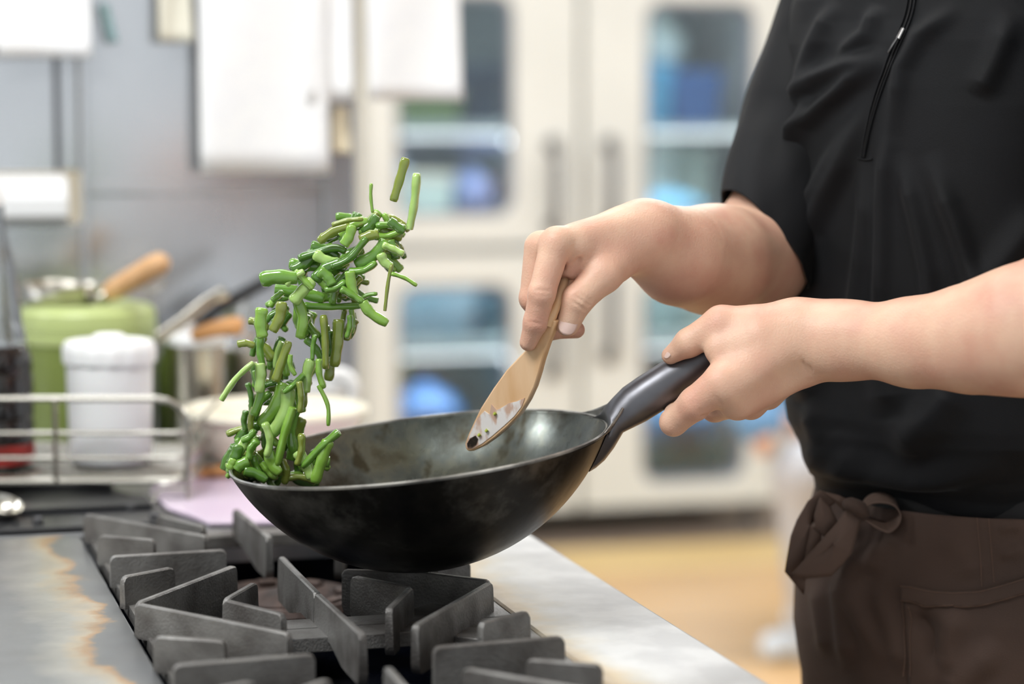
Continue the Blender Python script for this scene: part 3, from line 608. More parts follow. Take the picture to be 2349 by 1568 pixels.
# ---------------------------------------------------------------- wok
ang = math.radians(6.6); tl = math.radians(1.6)
WC = P(963, 1033, 2.15); WR = .1695; WH = .107
n_ = Matrix.Rotation(-ang, 3, 'Y') @ Vector((0, -math.sin(tl), math.cos(tl)))
e1 = (Vector((1, 0, 0)) - n_ * n_.x).normalized(); e2 = n_.cross(e1)
def wokmat(name, inside):
    m = mat(name, (46, 45, 42), .3, .75); N = m.node_tree.nodes; L = m.node_tree.links; bs = N['Principled BSDF']
    tc = N.new('ShaderNodeTexCoord')
    nz = N.new('ShaderNodeTexNoise'); nz.inputs['Scale'].default_value = 9; nz.inputs['Detail'].default_value = 8; nz.inputs['Roughness'].default_value = .65; L.new(tc.outputs['Object'], nz.inputs['Vector'])
    mp_ = N.new('ShaderNodeMapping'); mp_.inputs['Scale'].default_value = (1, 1, .25); L.new(tc.outputs['Object'], mp_.inputs[0])
    n2 = N.new('ShaderNodeTexNoise'); n2.inputs['Scale'].default_value = 55; n2.inputs['Detail'].default_value = 4; L.new(mp_.outputs[0], n2.inputs['Vector'])
    cr = N.new('ShaderNodeValToRGB'); L.new(nz.outputs[0], cr.inputs[0]); el = cr.color_ramp.elements
    if inside: st_ = [(.35, (48, 46, 38)), (.47, (86, 90, 86)), (.56, (104, 104, 92)), (.68, (66, 58, 36))]
    else: st_ = [(.36, (24, 22, 21)), (.48, (40, 38, 34)), (.58, (84, 82, 78)), (.70, (58, 50, 38))]
    el[0].position, el[0].color = st_[0][0], srgb(st_[0][1]); el[1].position, el[1].color = st_[-1][0], srgb(st_[-1][1])
    for p, c in st_[1:-1]: x = el.new(p); x.color = srgb(c)
    mr = N.new('ShaderNodeMapRange'); mr.inputs[1].default_value = .56; mr.inputs[2].default_value = .66; mr.inputs[3].default_value = 0; mr.inputs[4].default_value = .8; L.new(n2.outputs[0], mr.inputs[0])
    mx = N.new('ShaderNodeMix'); mx.data_type = 'RGBA'; L.new(mr.outputs[0], mx.inputs[0]); L.new(cr.outputs[0], mx.inputs[6]); mx.inputs[7].default_value = srgb((52, 44, 22) if inside else (20, 19, 18)); L.new(mx.outputs[2], bs.inputs['Base Color'])
    r1 = N.new('ShaderNodeMapRange'); r1.inputs[3].default_value = .16 if inside else .26; r1.inputs[4].default_value = .42 if inside else .5; L.new(n2.outputs[0], r1.inputs[0]); L.new(r1.outputs[0], bs.inputs['Roughness'])
    bp = N.new('ShaderNodeBump'); bp.inputs['Strength'].default_value = .18; bp.inputs['Distance'].default_value = .001; L.new(n2.outputs[0], bp.inputs['Height']); L.new(bp.outputs[0], bs.inputs['Normal'])
    return m
M['wok_out'] = wokmat('wok_outside', False); M['wok_in'] = wokmat('wok_inside', True)
M['woksteel'] = mat('polished_wok_steel', (108, 108, 112), .46, .8, c2=(78, 78, 82), scale=12, rvar=.08)
M['rimsteel'] = mat('worn_rim_steel', (160, 158, 152), .34, .85, c2=(96, 94, 90), scale=30)
Rs = (WR ** 2 + WH ** 2) / (2 * WH)
def wz(r, R0=WR, H=WH):
    q = (R0 * R0 + H * H) / (2 * H); z = -(H - (q - math.sqrt(max(q * q - r * r, 0)))); return max(z, -H + .003 if r < .03 else -9)
wk = thing('wok', WC - n_ * WH, 'black iron wok tilted in the air above the stove, oily inside', 'wok')
rs = [WR * math.sin(k / 26 * math.pi / 2) for k in range(1, 27)]
b = MB(); b.lathe([(.001, -WH + .001)] + [(r, wz(r)) for r in rs] + [(WR + .0008, .0012), (WR + .0008, .003), (WR - .0006, .0036)], WC, 120, axis=n_, ax=e1); b.build('wok_bowl', M['wok_out'], wk, smooth=True, angle=180)
b = MB(); b.lathe([(.001, -WH + .0035)] + [(r - .0018, wz(r) + .0012) for r in rs] + [(WR - .0012, .003), (WR - .0004, .0037)], WC, 120, axis=n_, ax=e1); b.build('cooking_surface', M['wok_in'], wk, smooth=True, angle=180)
b = MB(); b.tube([WC + n_ * .0032 + e1 * math.cos(a * math.pi / 60) * (WR + .0002) + e2 * math.sin(a * math.pi / 60) * (WR + .0002) for a in range(120)], .0017, 6, closed=True); b.build('rim', M['rimsteel'], wk, smooth=True)
def wp(az, z, r=None, out=.0):
    r = WR if r is None else r; a = math.radians(az); return WC + (e1 * math.cos(a) + e2 * math.sin(a)) * (r + out) + n_ * z
# handle: flared plate against the wall, crimped neck, round hollow grip
rings = []; NN = 28
def hel(c, ax_dir, up_r, dep_r, sq=1.0):
    t = ax_dir.normalized(); dpt = Vector((0, 1, 0)); dpt = (dpt - t * dpt.dot(t)).normalized(); up = dpt.cross(t); up = up if up.z > 0 else -up
    out = []
    for k in range(NN):
        a = k * 2 * math.pi / NN; ca, sa = math.cos(a), math.sin(a); q = (abs(ca) ** (2 / sq) if sq != 1 else abs(ca)); w = (abs(sa) ** (2 / sq) if sq != 1 else abs(sa))
        out.append(c + dpt * dep_r * math.copysign(q, ca) + up * up_r * math.copysign(w, sa))
    return out
r0 = []
for k in range(NN):
    a = k * 2 * math.pi / NN; az = 12 + 24 * math.copysign(abs(math.cos(a)) ** .6, math.cos(a)); zz = -.016 + .0195 * math.copysign(abs(math.sin(a)) ** .35, math.sin(a)); r = WR if zz > 0 else math.sqrt(max(1e-6, Rs ** 2 - (Rs - (WH + zz)) ** 2)); r0.append(wp(az, zz, r, .0008))
hp_ = [(1408, 962, .014, .026), (1432, 944, .0165, .020), (1455, 927, .0185, .0185), (1490, 904, .019, .019), (1545, 868, .0185, .0185), (1610, 826, .018, .018), (1672, 786, .0175, .0175), (1690, 774, .016, .016)]
cs = [P(x, y, 2.155) for x, y, _, _ in hp_]; rings = [r0]
h0 = hel(cs[0], cs[1] - cs[0], .014, .026)
for w in (.2, .45, .72): rings.append([p.lerp(q, w) - n_ * .006 * math.sin(w * math.pi) for p, q in zip(r0, h0)])
for i, (x, y, ur, dr) in enumerate(hp_): rings.append(hel(cs[i], cs[min(i + 1, len(cs) - 1)] - cs[max(i - 1, 0)], ur, dr))
b = MB(); b.loft(rings, False, True); hd = b.build('wok_handle', M['woksteel'], wk, smooth=True, angle=180, label='hollow round steel handle')
nv_ = P(1434, 912, 2.152) - wp(9, .003); g0 = []; fq = []; NA, NB = 48, 10
for i in range(NA + 1):
    az = -24 + 68 * i / NA; e_ = math.exp(-((az - 9) / 13.5) ** 2)
    for j in range(NB + 1):
        v = j / NB; g0.append(wp(az, .0025) + nv_ * (e_ * v) - n_ * (.010 * e_ * math.sin(v * math.pi)))
fq = [(i * (NB + 1) + j, i * (NB + 1) + j + 1, (i + 1) * (NB + 1) + j + 1, (i + 1) * (NB + 1) + j) for i in range(NA) for j in range(NB)]
b = MB(); b.add(g0, fq); b.build('handle_flare', M['rimsteel'], hd, smooth=True, angle=180, solid=.0022)
# ---------------------------------------------------------------- wooden spatula
sp = thing('wooden_spatula', P(1075, 1035, 2.16), 'wooden spatula with a charred wet tip, held over the wok', 'spatula')
def spm():
    m = mat('spatula_wood', (228, 190, 150), .42, c2=(214, 170, 124), scale=16, stretch=(3, 3, .5), bump=.1, bscale=90, coat=.25)
    return m
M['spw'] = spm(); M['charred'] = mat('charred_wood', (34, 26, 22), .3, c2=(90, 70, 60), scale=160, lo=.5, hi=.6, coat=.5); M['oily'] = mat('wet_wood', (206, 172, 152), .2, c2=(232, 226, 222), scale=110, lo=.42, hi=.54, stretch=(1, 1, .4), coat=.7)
ys = lambda x, y: 2.150 - .6 * (x - 1170) / 2580 + (y - 900) * .00004
out = [(1068, 1030), (1066, 1018), (1074, 996), (1088, 965), (1102, 936), (1130, 892), (1160, 850), (1190, 818), (1212, 796), (1228, 776), (1243, 750), (1252, 730), (1276, 736), (1268, 760), (1256, 790), (1244, 826), (1236, 856), (1226, 888), (1212, 918), (1192, 950), (1166, 978), (1136, 1004), (1108, 1024), (1086, 1034), (1074, 1035)]
pts = [P(x, y, ys(x, y)) for x, y in out]
nn = ((pts[5] - pts[18]).cross(pts[0] - pts[10])).normalized(); nn = nn if nn.y > 0 else -nn
b = MB(); b.prism(pts, nn * .0085); bl = b.build('blade', M['spw'], sp, bevel=.0014, smooth=True, angle=30)
def patch(pxs, m, name, th=.0005, parent=bl):
    q = [P(x, y, ys(x, y)) - nn * .0006 for x, y in pxs]; b = MB(); b.prism(q, nn * .0009); return b.build(name, m, parent)
patch([(1072, 1027), (1070, 1018), (1080, 992), (1096, 958), (1112, 942), (1124, 950), (1128, 926), (1140, 940), (1152, 934), (1168, 924), (1186, 920), (1204, 912), (1198, 930), (1180, 954), (1156, 976), (1128, 1000), (1104, 1018), (1084, 1029)], M['oily'], 'wet_patch', label=None) if False else patch([(1072, 1027), (1070, 1018), (1080, 992), (1096, 958), (1112, 942), (1124, 950), (1128, 926), (1140, 940), (1152, 934), (1168, 924), (1186, 920), (1204, 912), (1198, 930), (1180, 954), (1156, 976), (1128, 1000), (1104, 1018), (1084, 1029)], M['oily'], 'wet_patch')
q = [P(x, y, ys(x, y)) - nn * .0012 for x, y in [(1074, 1026), (1073, 1016), (1080, 1004), (1092, 998), (1098, 1006), (1094, 1018), (1084, 1026)]]; b = MB(); b.prism(q, nn * .001); b.build('charred_tip', M['charred'], bl)
M['bean_bit'] = mat('bean_bit', (168, 178, 66), .4)
for x, y in ((1101, 997), (1118, 987), (1137, 948)):
    b = MB(); b.tube([P(x - 2, y + 2, ys(x, y)) - nn * .002, P(x + 3, y - 3, ys(x, y)) - nn * .002], [.0012, .0016], 8); b.build('bean_crumb', M['bean_bit'], bl, smooth=True)
b = MB(); hpth = [(1258, 745, 0), (1268, 720, 0), (1280, 690, .006), (1290, 660, .016), (1296, 640, .026)]
b.tube(smoothpath([P(x, y, ys(1262, y) + .003 + dd) for x, y, dd in hpth], 4), [(.0045, .005)] * 17, 14); b.build('shaft', M['spw'], sp, smooth=True)
# ---------------------------------------------------------------- green beans
def beanmat(i, c, c2):
    return mat('bean_green_%d' % i, c, .16, c2=c2, scale=40, lo=.35, hi=.7, stretch=(1, 1, 1), sss=.08, coat=.6, bump=.1, bscale=120)
BM = [beanmat(0, (122, 166, 58), (148, 188, 84)), beanmat(1, (98, 144, 52), (124, 168, 70)), beanmat(2, (158, 194, 100), (180, 210, 128)), beanmat(3, (122, 138, 52), (140, 152, 66)), beanmat(4, (72, 114, 40), (92, 134, 48))]
def cpx(p): return (480 + .5036 * p[0], 340 + .5036 * p[1])
TONE = ['bright green', 'mid green', 'pale yellow-green', 'olive', 'dark green']
def bean(pts, w, y, label, mi=None, group=None, dy=0.0):
    mi = random.choice([0, 0, 1, 1, 2, 3, 4]) if mi is None else mi
    if group:
        L_ = math.hypot(pts[-1][0] - pts[0][0], pts[-1][1] - pts[0][1])
        a_ = abs(math.degrees(math.atan2(pts[-1][1] - pts[0][1], pts[-1][0] - pts[0][0]))) % 180
        label = '%s %s %s bean %s' % (TONE[mi], 'short' if L_ < 48 else 'long', 'level' if (a_ < 30 or a_ > 150) else ('upright' if 60 < a_ < 120 else 'slanting'), label)
    """pts: pixel points (full frame); w: width in pixels"""
    px = [P(x, yy, y + dy * k) for k, (x, yy) in enumerate(pts)]
    if len(px) == 2:
        d = px[1] - px[0]; q = Vector((-d.z, random.uniform(-.5, .5) * d.length, d.x)) * random.uniform(-.14, .14); px = [px[0], (px[0] + px[1]) / 2 + q, px[1]]
    path = smoothpath(px, 5); n = len(path); r = w / 2 * y / F; seed = random.random() * 50
    rad = []
    for i in range(n):
        u = i / (n - 1); e = .86 if i in (0, n - 1) else 1; rr = r * e * 1.3 * (1 + .07 * math.sin(u * 16 + seed)) * (1 - .15 * u)
        rad.append((rr, rr * .62) if seed > 20 else (rr * .66, rr))
    t0 = (path[0] - path[1]).normalized() * r * .12; path = [path[0] + t0] + path + [path[-1] - (path[-2] - path[-1]).normalized() * r * .12]
    rad = [(rad[0][0] * .66, rad[0][1] * .66)] + rad + [(rad[-1][0] * .66, rad[-1][1] * .66)]
    b = MB(); b.tube(path, rad, 10); return b.build('green_bean', BM[random.choice([0, 0, 1, 1, 2, 3, 4]) if mi is None else mi], None, smooth=True, angle=60, label=label, cat='bean', group=group)
U1 = [  # crop coordinates; unique beans
    ([(895, 45), (868, 140), (838, 240)], 34, 3, 'highest flying green bean, left one of the upper pair'),
    ([(945, 115), (935, 240), (912, 368)], 50, 2, 'wide flying green bean, right one of the upper pair'),
    ([(738, 160), (736, 220), (744, 292)], 20, 0, 'thin upright bean just above the bean clump, left of the pair'),
    ([(832, 530), (815, 610), (800, 740)], 22, 3, 'thin yellowish bean dangling under the right end of the clump'),
    ([(830, 570), (890, 590), (945, 625)], 26, 0, 'bean poking out to the right below the clump'),
    ([(235, 602), (300, 585), (400, 592)], 58, 1, 'thick bean sticking out at the left of the upper clump'),
    ([(55, 1145), (120, 1050), (200, 975)], 36, 2, 'lone slanting bean left of the bean column, low over the bowl'),
    ([(130, 892), (205, 900)], 28, 3, 'short cut bean end jutting left from the bean column'),
    ([(498, 1080), (540, 1170), (542, 1262)], 26, 0, 'curved striped bean hanging alone above the wok rim'),
    ([(700, 700), (735, 750), (810, 798)], 40, 0, 'bean with a pointed tip at the right of the middle clump'),
    ([(590, 1290), (500, 1370), (425, 1450)], 50, 1, 'bean leaning out over the wok, rightmost at the rim'),
]
for pts, w, mi, lb in U1: bean([cpx(p) for p in pts], w * .5036, 2.14, lb, mi)
GA = [([(560, 350), (700, 322)], 30), ([(612, 440), (650, 352)], 40), ([(500, 425), (640, 352)], 32), ([(408, 500), (560, 455), (622, 468)], 46), ([(555, 540), (640, 500), (715, 408)], 46), ([(668, 532), (760, 480), (800, 418)], 46), ([(700, 382), (762, 308)], 42), ([(760, 352), (892, 362)], 40), ([(740, 402), (882, 372)], 42), ([(790, 440), (885, 482)], 42), ([(822, 420), (862, 482)], 38), ([(380, 558), (484, 468)], 44), ([(690, 420), (770, 390)], 40), ([(640, 560), (760, 520)], 44), ([(600, 400), (720, 330)], 36), ([(820, 330), (888, 380)], 36), ([(780, 480), (830, 540)], 36), ([(480, 480), (590, 520)], 42)]
GB = [([(300, 642), (410, 655), (522, 684)], 46), ([(288, 692), (335, 652)], 40), ([(390, 560), (470, 640)], 44), ([(480, 600), (602, 520)], 44), ([(530, 645), (622, 606)], 46), ([(560, 705), (642, 560)], 44), ([(640, 662), (692, 588)], 40), ([(430, 716), (560, 722), (702, 715)], 42), ([(680, 692), (765, 662)], 26), ([(330, 700), (288, 832)], 42), ([(400, 690), (412, 862)], 42), ([(450, 760), (438, 852)], 42), ([(520, 760), (528, 880), (530, 1002)], 44), ([(590, 780), (582, 900), (568, 992)], 44), ([(640, 760), (626, 862)], 34), ([(350, 620), (430, 560)], 44), ([(300, 800), (345, 730)], 40), ([(600, 640), (700, 700)], 44), ([(380, 700), (470, 600)], 46), ([(500, 560), (560, 620)], 44), ([(640, 560), (660, 680)], 40), ([(240, 728), (232, 800), (244, 862)], 46), ([(236, 850), (230, 920), (242, 985)], 44)]
GC = [([(212, 1010), (200, 1215)], 34), ([(312, 960), (290, 1062)], 38), ([(300, 1060), (362, 880)], 34), ([(370, 940), (392, 1032)], 30), ([(482, 850), (470, 962)], 28), ([(462, 962), (438, 1110)], 42), ([(500, 960), (522, 1090)], 40), ([(410, 1062), (414, 1202)], 38), ([(340, 1070), (232, 1262)], 54), ([(360, 1092), (280, 1302)], 54), ([(382, 1180), (340, 1310), (308, 1444)], 52), ([(392, 1190), (384, 1382)], 40), ([(252, 1250), (262, 1402)], 46), ([(230, 980), (225, 1110)], 40), ([(330, 880), (300, 1000)], 34), ([(250, 1080), (330, 1060)], 36), ([(430, 1030), (340, 1110)], 36), ([(280, 1110), (210, 1240)], 40), ([(205, 1180), (190, 1290)], 38)]
GD = [([(102, 1440), (132, 1352)], 46), ([(150, 1400), (192, 1482)], 46), ([(122, 1462), (178, 1424)], 44), ([(200, 1400), (242, 1502)], 46), ([(240, 1430), (302, 1502)], 46), ([(332, 1420), (342, 1524)], 48), ([(150, 1330), (205, 1282)], 42), ([(542, 1330), (480, 1522)], 46), ([(402, 1380), (470, 1502)], 46), ([(352, 1502), (482, 1518)], 40), ([(420, 1300), (400, 1440)], 44), ([(270, 1380), (320, 1480)], 44), ([(160, 1470), (260, 1512)], 40), ([(220, 1330), (180, 1420)], 46), ([(110, 1400), (160, 1330)], 40), ([(90, 1460), (110, 1415)], 34)]
for L_, lb, gr in ((GA, 'in the top clump of tossed beans', 'beans in the top clump'), (GB, 'in the middle of the bean column', 'beans in the middle of the column'),
                   (GC, 'in the lower falling bean column', 'beans falling in the lower column'), (GD, 'at the left rim of the wok', 'beans at the left rim of the wok')):
    for pts, w in L_: bean([cpx(p) for p in pts], w * .5036, 2.15 + random.uniform(-.012, .02), lb, None, gr)
    # further beans of the same clump a little deeper
    for k in range(38):
        pts, w = random.choice(L_); c = [(pts[0][0] + pts[-1][0]) / 2 + random.gauss(0, 16), (pts[0][1] + pts[-1][1]) / 2 + random.gauss(0, 16)]; a = math.atan2(pts[-1][1] - pts[0][1], pts[-1][0] - pts[0][0]) + random.gauss(0, .5); l = random.uniform(46, 70)
        bean([cpx((c[0] - l * math.cos(a), c[1] - l * math.sin(a))), cpx((c[0] + l * math.cos(a), c[1] + l * math.sin(a)))], w * .5, 2.168 + random.uniform(0, .03), lb, random.choice([1, 4, 3, 0]), gr)
# ---------------------------------------------------------------- SDF bodies
def A3(p): return np.array(tuple(p), float)
class Cone:
    def __init__(s, a, b, r1, r2, n=None, k=1.0): s.a, s.b, s.r1, s.r2 = A3(a), A3(b), r1, r2; s.n = None if n is None else A3(Vector(n).normalized()); s.k = k
    def __call__(s, X):
        ba = s.b - s.a; q = X - s.a; h = np.clip(q @ ba / (ba @ ba + 1e-12), 0, 1); v = q - h[:, None] * ba
        if s.n is not None: v = v + s.n * ((v @ s.n) * (s.k - 1))[:, None]
        return np.sqrt((v * v).sum(1)) - (s.r1 + (s.r2 - s.r1) * h)
def smin(a, b, k):
    h = np.maximum(k - np.abs(a - b), 0) / k; return np.minimum(a, b) - h * h * k * .25
def chain(pts, n=None, k=1.0):
    """pts: (x, y, depth, radius m)"""
    q = [(P(x, y, d), r) for x, y, d, r in pts]; return [Cone(q[i][0], q[i + 1][0], q[i][1], q[i + 1][1], n, k) for i in range(len(q) - 1)]
def field(core, kc, digits, kd, grooves=(), big=1.0):
    def f(X):
        d = core[0](X)
        for c in core[1:]: d = smin(d, c(X), kc if c.r1 < .03 else kc * big)
        out = d
        for dg in digits:
            e = dg[0](X)
            for c in dg[1:]: e = smin(e, c(X), .004)
            out = np.minimum(out, smin(d, e, kd))
        for a, b_, w, A in grooves:
            g_ = Cone(a, b_, 0, 0)(X); out = out + 1.9 * A * np.exp(-(g_ / w) ** 2)
        return out
    return f
def nets(f, lo, hi, h, N=24):
    lo = np.array(lo, float); hi = np.array(hi, float); nb = np.ceil((hi - lo) / (h * N)).astype(int)
    I = np.stack(np.meshgrid(*[np.arange(n) for n in nb], indexing='ij'), -1).reshape(-1, 3)
    cen = lo + (I + .5) * N * h; act = np.abs(f(cen)) < N * h * .5 * 1.75 + .012
    g = np.stack(np.meshgrid(*[np.arange(N + 1)] * 3, indexing='ij'), -1)
    BIG = 1 << 14; keys = []; verts = []; quads = []
    E = [((0, 0, 0), (1, 0, 0)), ((0, 0, 0), (0, 1, 0)), ((0, 0, 0), (0, 0, 1)), ((1, 0, 0), (1, 1, 0)), ((1, 0, 0), (1, 0, 1)), ((0, 1, 0), (1, 1, 0)), ((0, 1, 0), (0, 1, 1)), ((0, 0, 1), (1, 0, 1)), ((0, 0, 1), (0, 1, 1)), ((1, 1, 0), (1, 1, 1)), ((1, 0, 1), (1, 1, 1)), ((0, 1, 1), (1, 1, 1))]
    for bi in I[act]:
        base = bi * N; X = lo + (g.reshape(-1, 3) + base) * h; D = f(X).reshape(N + 1, N + 1, N + 1); ins = D < 0
        if ins.all() or not ins.any(): continue
        acc = np.zeros((N, N, N, 3)); cnt = np.zeros((N, N, N))
        for a, b_ in E:
            da = D[a[0]:a[0] + N, a[1]:a[1] + N, a[2]:a[2] + N]; db = D[b_[0]:b_[0] + N, b_[1]:b_[1] + N, b_[2]:b_[2] + N]
            m = (da < 0) != (db < 0); t = np.where(m, da / np.where(m, da - db, 1), 0)
            acc += np.where(m[..., None], np.array(a) + t[..., None] * (np.array(b_) - np.array(a)), 0); cnt += m
        c = np.argwhere(cnt > 0)
        vv = acc[cnt > 0] / cnt[cnt > 0][:, None]; gc = c + base + 1
        verts.append(lo + (c + base + vv) * h); keys.append((gc[:, 0] * BIG + gc[:, 1]) * BIG + gc[:, 2])
        for ax in range(3):
            sl = [slice(0, N)] * 3; s2 = list(sl); s2[ax] = slice(1, N + 1)
            a = ins[tuple(sl)]; b2 = ins[tuple(s2)]; e = np.argwhere(a != b2)
            if len(e) == 0: continue
            inside = a[e[:, 0], e[:, 1], e[:, 2]]; ge = e + base + 1; o1, o2 = [(1, 2), (2, 0), (0, 1)][ax]
            d1 = np.zeros(3, int); d1[o1] = 1; d2 = np.zeros(3, int); d2[o2] = 1
            cs4 = [ge, ge - d1, ge - d1 - d2, ge - d2]; K = np.stack([(q[:, 0] * BIG + q[:, 1]) * BIG + q[:, 2] for q in cs4], 1)
            K[~inside] = K[~inside][:, ::-1]; quads.append(K)
    keys = np.concatenate(keys); verts = np.concatenate(verts); quads = np.concatenate(quads)
    o = np.argsort(keys); ks = keys[o]; idx = np.searchsorted(ks, quads.ravel()); idx = np.clip(idx, 0, len(ks) - 1); ok = (ks[idx] == quads.ravel()).reshape(-1, 4).all(1)
    return verts, o[idx].reshape(-1, 4)[ok]
def npmesh(name, parts, m, parent=None, **k):
    V = np.concatenate([p[0] for p in parts]); off = 0; Q = []
    for v, q in parts: Q.append(q + off); off += len(v)
    Q = np.concatenate(Q); me = bpy.data.meshes.new(name); n = len(Q)
    me.vertices.add(len(V)); me.vertices.foreach_set('co', V.astype(np.float32).ravel()); me.loops.add(n * 4); me.loops.foreach_set('vertex_index', Q.astype(np.int32).ravel())
    me.polygons.add(n); me.polygons.foreach_set('loop_start', np.arange(0, n * 4, 4, dtype=np.int32)); me.polygons.foreach_set('use_smooth', [True] * n)
    me.update(calc_edges=True); me.validate(); me.materials.append(m); o = bpy.data.objects.new(name, me); COL.objects.link(o)
    if parent is not None: bind(o, parent)
    return tag(o, **k)
# right hand (far arm) ------------------------------------
def Cn(a, b_, n=None, k=1.0): return Cone(P(*a[:3]), P(*b_[:3]), a[3], b_[3], n, k)
coreR = [
    Cn((1440, 526, 2.165, .019), (1276, 558, 2.128, .0128)),            # index metacarpal
    Cn((1445, 530, 2.185, .019), (1246, 566, 2.150, .0125)),            # middle
    Cn((1450, 540, 2.198, .020), (1262, 580, 2.172, .012)),            # ring
    Cn((1455, 555, 2.205, .020), (1290, 605, 2.190, .012)),            # little
    Cn((1440, 565, 2.168, .020), (1385, 628, 2.140, .0165)),            # thumb metacarpal
    Cn((1400, 590, 2.165, .018), (1330, 575, 2.150, .013)),             # web muscle
    Cn((1488, 536, 2.180, .0245), (1440, 548, 2.180, .023)),           # wrist
    Cn((1488, 540, 2.182, .025), (1560, 588, 2.225, .0350)),
    Cn((1560, 588, 2.225, .0350), (1640, 596, 2.285, .0425)),
    Cn((1640, 596, 2.285, .0425), (1738, 590, 2.36, .0425)),
    Cn((1738, 590, 2.36, .0425), (1830, 330, 2.43, .047)),
    Cn((1830, 330, 2.43, .047), (1945, 60, 2.47, .055)),
    Cn((1480, 500, 2.186, .010), (1500, 502, 2.195, .010)),            # wrist bone
]
digR = [
    [Cn((1276, 556, 2.128, .0140), (1243, 672, 2.120, .0118)), Cn((1243, 672, 2.120, .0118), (1229, 738, 2.126, .0108)), Cn((1229, 738, 2.126, .0105), (1212, 785, 2.132, .0078))],
    [Cn((1238, 566, 2.150, .0138), (1222, 684, 2.146, .0118)), Cn((1222, 684, 2.146, .0115), (1262, 752, 2.166, .0105)), Cn((1262, 752, 2.166, .0102), (1322, 756, 2.170, .0078))],
    [Cn((1262, 580, 2.172, .0130), (1262, 680, 2.178, .0110)), Cn((1262, 680, 2.178, .011), (1300, 730, 2.188, .0095)), Cn((1300, 730, 2.188, .0092), (1335, 700, 2.185, .0075))],
    [Cn((1290, 605, 2.190, .0115), (1300, 670, 2.200, .0098)), Cn((1300, 670, 2.200, .0095), (1335, 690, 2.205, .0085)), Cn((1335, 690, 2.205, .0082), (1355, 665, 2.2, .007))],
    [Cn((1385, 628, 2.140, .0160), (1326, 686, 2.128, .0138)), Cn((1326, 686, 2.128, .0136), (1302, 744, 2.130, .0106))],
    [Cn((1324, 568, 2.138, .0135), (1306, 618, 2.142, .0100))],
]
grR = [(P(1216, 664, 2.108), P(1268, 668, 2.108), .0016, .0007), (P(1218, 676, 2.108), P(1268, 680, 2.108), .0014, .0005), (P(1205, 738, 2.115), P(1240, 742, 2.115), .0014, .0004), (P(1308, 672, 2.112), P(1352, 700, 2.118), .0018, .0008), (P(1304, 684, 2.112), P(1346, 712, 2.118), .0015, .0007), (P(1316, 664, 2.112), P(1356, 690, 2.118), .0015, .0005),
       (P(1296, 600, 2.135), P(1302, 640, 2.14), .003, .0016), (P(1332, 580, 2.13), P(1304, 640, 2.13), .003, .0016)]
fR = field(coreR, .018, digR, .006, grR, 2.5)
# left hand (near arm) -------------------------------------
coreL = [
    Cn((1835, 770, 2.128, .024), (1662, 872, 2.100, .0150)),            # index metacarpal
    Cn((1842, 780, 2.130, .024), (1688, 918, 2.112, .0140)),            # middle
    Cn((1850, 790, 2.140, .022), (1722, 925, 2.136, .0130)),            # ring
    Cn((1858, 800, 2.150, .020), (1762, 905, 2.158, .0120)),            # little
    Cn((1820, 750, 2.125, .022), (1655, 743, 2.130, .0155)),            # thumb metacarpal
    Cn((1740, 780, 2.118, .020), (1650, 800, 2.118, .013)),             # first web
    Cn((1830, 772, 2.128, .027), (1890, 782, 2.122, .0300)),            # wrist
    Cn((1890, 780, 2.122, .0290), (1950, 780, 2.108, .0300), (0, 1, 0), 1.12),
    Cn((1950, 780, 2.108, .0300), (2100, 785, 2.075, .0350)),
    Cn((2100, 785, 2.075, .0350), (2230, 776, 2.04, .0425)),
    Cn((2230, 776, 2.04, .0425), (2349, 757, 2.01, .0515)),
    Cn((2349, 757, 2.01, .0515), (2500, 735, 1.985, .050)),
    Cn((2500, 735, 1.985, .050), (2560, 60, 2.19, .056)),
]
digL = [
    [Cn((1655, 743, 2.130, .0160), (1580, 786, 2.134, .0128)), Cn((1580, 786, 2.134, .0126), (1538, 815, 2.142, .0080))],
    [Cn((1652, 880, 2.100, .0165), (1595, 925, 2.108, .0145)), Cn((1595, 925, 2.108, .0145), (1545, 968, 2.124, .0120)), Cn((1545, 968, 2.124, .0118), (1560, 920, 2.176, .0100)), Cn((1560, 920, 2.176, .01), (1600, 860, 2.185, .0080))],
    [Cn((1688, 918, 2.112, .0150), (1640, 935, 2.150, .0125)), Cn((1640, 935, 2.150, .0120), (1620, 890, 2.182, .0100)), Cn((1620, 890, 2.182, .0098), (1645, 845, 2.182, .0080))],
    [Cn((1722, 925, 2.136, .0135), (1678, 918, 2.168, .0118)), Cn((1678, 918, 2.168, .0115), (1660, 870, 2.19, .0095)), Cn((1660, 870, 2.19, .0092), (1680, 830, 2.188, .0075))],
    [Cn((1762, 905, 2.158, .0120), (1715, 885, 2.182, .0100)), Cn((1715, 885, 2.182, .0098), (1700, 850, 2.195, .0082)), Cn((1700, 850, 2.195, .0082), (1712, 818, 2.192, .007))],
]
grL = [(P(1590, 806, 2.108), P(1632, 776, 2.103), .0030, .0022), (P(1586, 822, 2.115), P(1620, 806, 2.10), .0022, .0014), (P(1612, 930, 2.086), P(1608, 946, 2.092), .0020, .0018), (P(1610, 948, 2.10), P(1648, 950, 2.11), .003, .0012),
       (P(1552, 780, 2.118), P(1562, 798, 2.118), .0014, .0005), (P(1545, 872, 2.10), P(1590, 905, 2.09), .0012, .0000), (P(1850, 858, 2.10), P(1838, 818, 2.098), .0022, .0010), (P(1862, 862, 2.10), P(1852, 800, 2.095), .0018, .0007), (P(1636, 905, 2.083), P(1655, 925, 2.09), .0016, .0004)]
coreL += [Cn((1672, 898, 2.096, .009), (1800, 800, 2.106, .006)), Cn((1700, 925, 2.108, .009), (1840, 860, 2.120, .008))]   # tendons
fL = field(coreL, .018, digL, .006, grL, 1.2)
